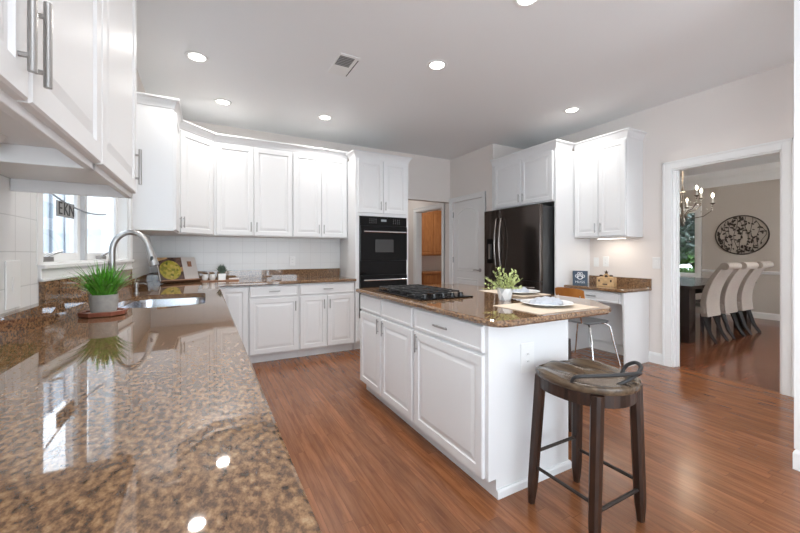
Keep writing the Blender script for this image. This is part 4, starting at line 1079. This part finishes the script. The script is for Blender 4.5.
for k in range(6): mb.box(1.01, 1.14, 2.935 + k * .026, 2.945 + k * .026, H - .012, H - .0095)
mb.build('slats', pbr('vent_slat', (.35, .35, .35), .5), t)
MB().box(1.172, 1.179, 2.94, 3.25, H - .012, H - .008).build('damper_lever', GRILL, t)

# ------------------------------------------------------------------ dining room
t = thing('dining_table', 'dark wood dining table with thick square legs', 'table', (7.0, 3.1, 0))
MB().box(5.90, 8.1, 2.45, 3.65, .765, .81).build('tabletop', DARKW, t, bevel=.004)
MB().box(6.02, 7.98, 2.55, 3.55, .68, .7645).build('apron', DARKW, t)
for x in (5.96, 7.87):
    for y in (2.50, 3.43): MB().box(x, x + .18, y, y + .17, 0, .7645).build('leg', DARKW, t, bevel=.004)
def make_dchair():
    t = thing('dining_chair', 'cream upholstered scroll back dining chair nearest the doorway', 'chair', (0, 0, 0), 'cream dining chairs along the table')
    W2 = .205
    X = lambda u, v, w: (w, u, v)
    seat = roundpoly([(.12, .40), (.60, .40), (.60, .50), (.12, .50)], .03, 4)
    MB().prism(seat, X, -W2 - .01, W2 + .01).build('seat', CREAM, t, bevel=.01)
    pr = []; pr2 = []
    for k in range(15):
        q = k / 14; z = .36 + .72 * q; y = .085 + .055 * math.sin(q * PI * .9) * .8 - .19 * q ** 2.0
        pr.append((y, z)); pr2.append((y + .085 - .03 * q, z + .01 * q))
    MB().prism(pr + pr2[::-1], X, -W2, W2).build('backrest', CREAM, t, bevel=.008)
    ty, tz = pr[-1]; m = MB(); m.tube([(-W2 - .004, ty - .005, tz + .005), (W2 + .004, ty - .005, tz + .005)], .052, 20); m.build('scroll_top', CREAM, t, smooth=True)
    for sx in (-1, 1):
        m = MB(); m.tube([(sx * .165, .16, .40), (sx * .167, .13, .30), (sx * .170, .075, .12), (sx * .172, .0, .0)], [.036, .032, .026, .022], 4); m.build('leg', DLEG, t)
        m = MB(); m.tube([(sx * .17, .53, .40), (sx * .17, .53, 0)], [.036, .028], 4); m.build('leg', DLEG, t)
    return t
d0 = make_dchair(); d0.location = (6.45, 2.31, 0)
dup(d0, (7.03, 2.31, 0), 0, 'cream upholstered scroll back dining chair, middle of the three')
dup(d0, (7.61, 2.31, 0), 0, 'cream upholstered scroll back dining chair farthest from the doorway')
# chandelier
t = thing('chandelier', 'candle chandelier with crystal beads over the dining table', 'chandelier', (7.0, 3.03, 1.7)); BRONZE_ = BRONZE; BRONZE = pbr('antique_silver_metal', (.22, .19, .16), .35, .7)
cx, cy = 7.0, 3.03
mb = MB(); mb.tube([(cx, cy, 2.40), (cx, cy, 2.955)], .006, 6)
for k in range(26): mb.lathe([(.006, 0), (.013, .006), (.006, .012)], (cx, cy, 2.42 + .02 * k), 6)
mb.build('chain', BRONZE, t)
MB().lathe([(.05, 2.93), (.06, 2.959)], (cx, cy, 0), 20).build('canopy', BRONZE, t)
MB().lathe([(.004, 1.70), (.02, 1.73), (.035, 1.78), (.05, 1.84), (.025, 1.90), (.018, 2.0), (.04, 2.06), (.02, 2.12), (.012, 2.25), (.02, 2.32), (.006, 2.40)], (cx, cy, 0), 16).build('column', BRONZE, t, smooth=True)
for k in range(8):
    a = 2 * PI * k / 8 + .25; R = .38 if k % 2 == 0 else .30; zc = 2.06 if k % 2 == 0 else 2.18; ca, sa = math.cos(a), math.sin(a)
    pts = [(cx + r * ca, cy + r * sa, z_) for r, z_ in ((.03, 1.88), (R * .35, zc - .22), (R * .7, zc - .20), (R * .95, zc - .12), (R, zc - .02))]
    ar = MB().tube(pts, .007, 8).lathe([(.01, -.02), (.035, 0), (.036, .006), (.012, .01)], (cx + R * ca, cy + R * sa, zc), 12).build('arm', BRONZE, t, smooth=True)
    MB().lathe([(.011, .01), (.011, .09)], (cx + R * ca, cy + R * sa, zc), 10).build('candle', PORC, ar)
    MB().lathe([(.006, .09), (.018, .115), (.018, .13), (.008, .155), (.001, .165)], (cx + R * ca, cy + R * sa, zc), 10).build('bulb', BULB, ar, smooth=True)
    cr = MB()
    for j in range(6):
        q = j / 5; p = (cx + (R * (1 - q) + .03 * q) * ca, cy + (R * (1 - q) + .03 * q) * sa, zc * (1 - q) + 2.28 * q - .22 * math.sin(PI * q))
        cr.lathe([(.001, -.014), (.015, 0), (.001, .014)], p, 6)
    for j in range(3): cr.lathe([(.001, -.026), (.014, 0), (.001, .014)], (cx + R * ca * .98, cy + R * sa * .98, zc - .03 - .035 * j), 6)
    cr.build('crystal_beads', CRYSTAL, ar)
pl = bpy.data.lights.new('chandelier_glow', 'POINT'); pl.energy = 14; pl.color = (1, .84, .65); pl.shadow_soft_size = .15
q = bpy.data.objects.new('chandelier_glow', pl); C.objects.link(q); q.location = (cx, cy, 2.55)
# oval wall art
BRONZE = pbr('dark_grey_art_metal', (.10, .085, .075), .5, .5)
FDW = facing('-x', DX)
ay, az, ra, rz = -3.0, 1.62, .52, .40
def uy(u, x=DX):
    a = (u - 400) / 359.5; s, c = math.sin(.496), math.cos(.496); return x * (c - s * a) / (s + c * a)
ya, yb = uy(716), uy(769.5); ay = -(ya + yb) / 2; ra = abs(ya - yb) / 2; az = 1.632; rz = .385
t = thing('oval_wall_art', 'oval metal wall art of leafy branches on the dining room wall', 'wall art', FDW(ay, az))
mb = MB(); mb.tube([FDW(ay + ra * math.cos(2 * PI * k / 48), az + rz * math.sin(2 * PI * k / 48), .02) for k in range(49)], .011, 8, caps=False); mb.build('frame', BRONZE, t, smooth=True)
br = MB(); lf = MB(); rnd = random.Random(9)
for k in range(9):
    x0 = -.85 + 1.7 * k / 8; pts = []
    for j in range(9):
        q = -1 + 2 * j / 8; xx = x0 * (1 - .15 * q * q) + .07 * math.sin(4 * q + k * 1.7); zz = q * math.sqrt(max(0, 1 - x0 * x0)) * .96
        if xx * xx + zz * zz < 1: pts.append(FDW(ay + ra * xx, az + rz * zz, .02))
    if len(pts) > 1: br.tube(pts, .0045, 5)
cnt = 0
while cnt < 130:
    x, z_ = rnd.uniform(-1, 1), rnd.uniform(-1, 1)
    if x * x + z_ * z_ > .88: continue
    cnt += 1; th = rnd.uniform(0, PI); L = rnd.uniform(.02, .038); w = L * .55; A = ay + ra * x; Z = az + rz * z_
    P_ = [(A + L * math.cos(p) * math.cos(th) - w * math.sin(p) * math.sin(th), Z + L * math.cos(p) * math.sin(th) + w * math.sin(p) * math.cos(th)) for p in [2 * PI * i / 8 for i in range(8)]]
    lf.prism([(A + (p0 - A) * .9, Z + (p1_ - Z) * .9) for p0, p1_ in P_], lambda u, v, n: FDW(u, v, n), .018, .024)
br.build('branches', BRONZE, t); lf.build('metal_leaves', BRONZE, t)
# dining window
FDN = facing('-x', DX)
window_unit('window_2', FDN, -5.0, -3.82, .76, 2.22, .1, [-4.41])
casing('trim_11', FDN, -5.0, -3.82, 2.22, .08, .02, .68)
struct('trim_12', MB().fbox(FDN, -5.1, -3.72, .72, .76, 0, .06), TRIM)
# unseen openings added to let light in: dining side and rear
window_unit('window_3', facing('-y', -.98), 5.8, 8.2, .7, 2.3, .1, [7.0], True)
mb = MB(); F = facing('+y', -3.3)
for a0, a1 in ((-.6, .6), (.62, 1.8), (1.82, 3.0)):
    mb.box(a0, a0 + .07, -3.39, -3.34, 0, 2.3); mb.box(a1 - .07, a1, -3.39, -3.34, 0, 2.3); mb.box(a0 + .07, a1 - .07, -3.39, -3.34, 0, .12); mb.box(a0 + .07, a1 - .07, -3.39, -3.34, 2.2, 2.3)
d2 = struct('door_2', mb, TRIM)
# garden outside
struct('lawn_ground', MB().box(9.9, 40, -20, 40, -.4, -.35), LAWN)
def shrub(c, r, hgt, mat, label, name='shrub', seed=1, grp=None, trunk=False):
    rnd = random.Random(seed); t = thing(name, label, 'shrub' if name == 'shrub' else 'tree', (c[0], c[1], -.35), grp)
    mb = MB(); z0 = .9 if trunk else 0.15
    for k in range(1500):
        a = rnd.uniform(0, 2 * PI); ph = rnd.uniform(-.4, 1) ; rr_ = r * (rnd.uniform(.6, 1.05)) * math.sqrt(max(.05, 1 - ph * ph * .9))
        p = Vector((c[0] + rr_ * math.cos(a), c[1] + rr_ * math.sin(a), -.35 + z0 + hgt * (.45 + .5 * ph)))
        d = Vector((rnd.uniform(-1, 1), rnd.uniform(-1, 1), rnd.uniform(-.5, 1)))
        leaf(mb, p, d, r * .22, r * .13)
    mb.build('foliage', mat, t, recalc=False)
    if trunk: MB().tube([(c[0], c[1], -.35), (c[0] + .1, c[1], 1.0), (c[0], c[1] + .2, 2.2)], [.16, .12, .08], 8).build('trunk', BARK, t)
    else: MB().tube([(c[0], c[1], -.35), (c[0], c[1], .1)], [.05, .04], 6).build('stem', BARK, t)
shrub((11.8, 5.15), .6, 1.05, BUSH, 'bright green shrub outside the dining window, lower right', seed=1)
shrub((13.2, 6.0), .5, .9, LAWN, 'low yellow green shrub outside the dining window, left of the taller one', seed=2)
shrub((15.2, 6.9), 1.2, 2.4, TREEM, 'grey green leafy tree beyond the garden shrubs', 'tree', 3, trunk=True)
shrub((19.0, 8.6), 2.3, 3.8, TREEM, 'taller grey green tree farthest out in the garden', 'tree', 4, trunk=True)
shrub((26.0, 11.2), 3.6, 2.9, BUSH, 'broad dark green hedge at the back of the garden', seed=6)
for o in bpy.data.objects:
    if '_o' in o.keys(): del o['_o']
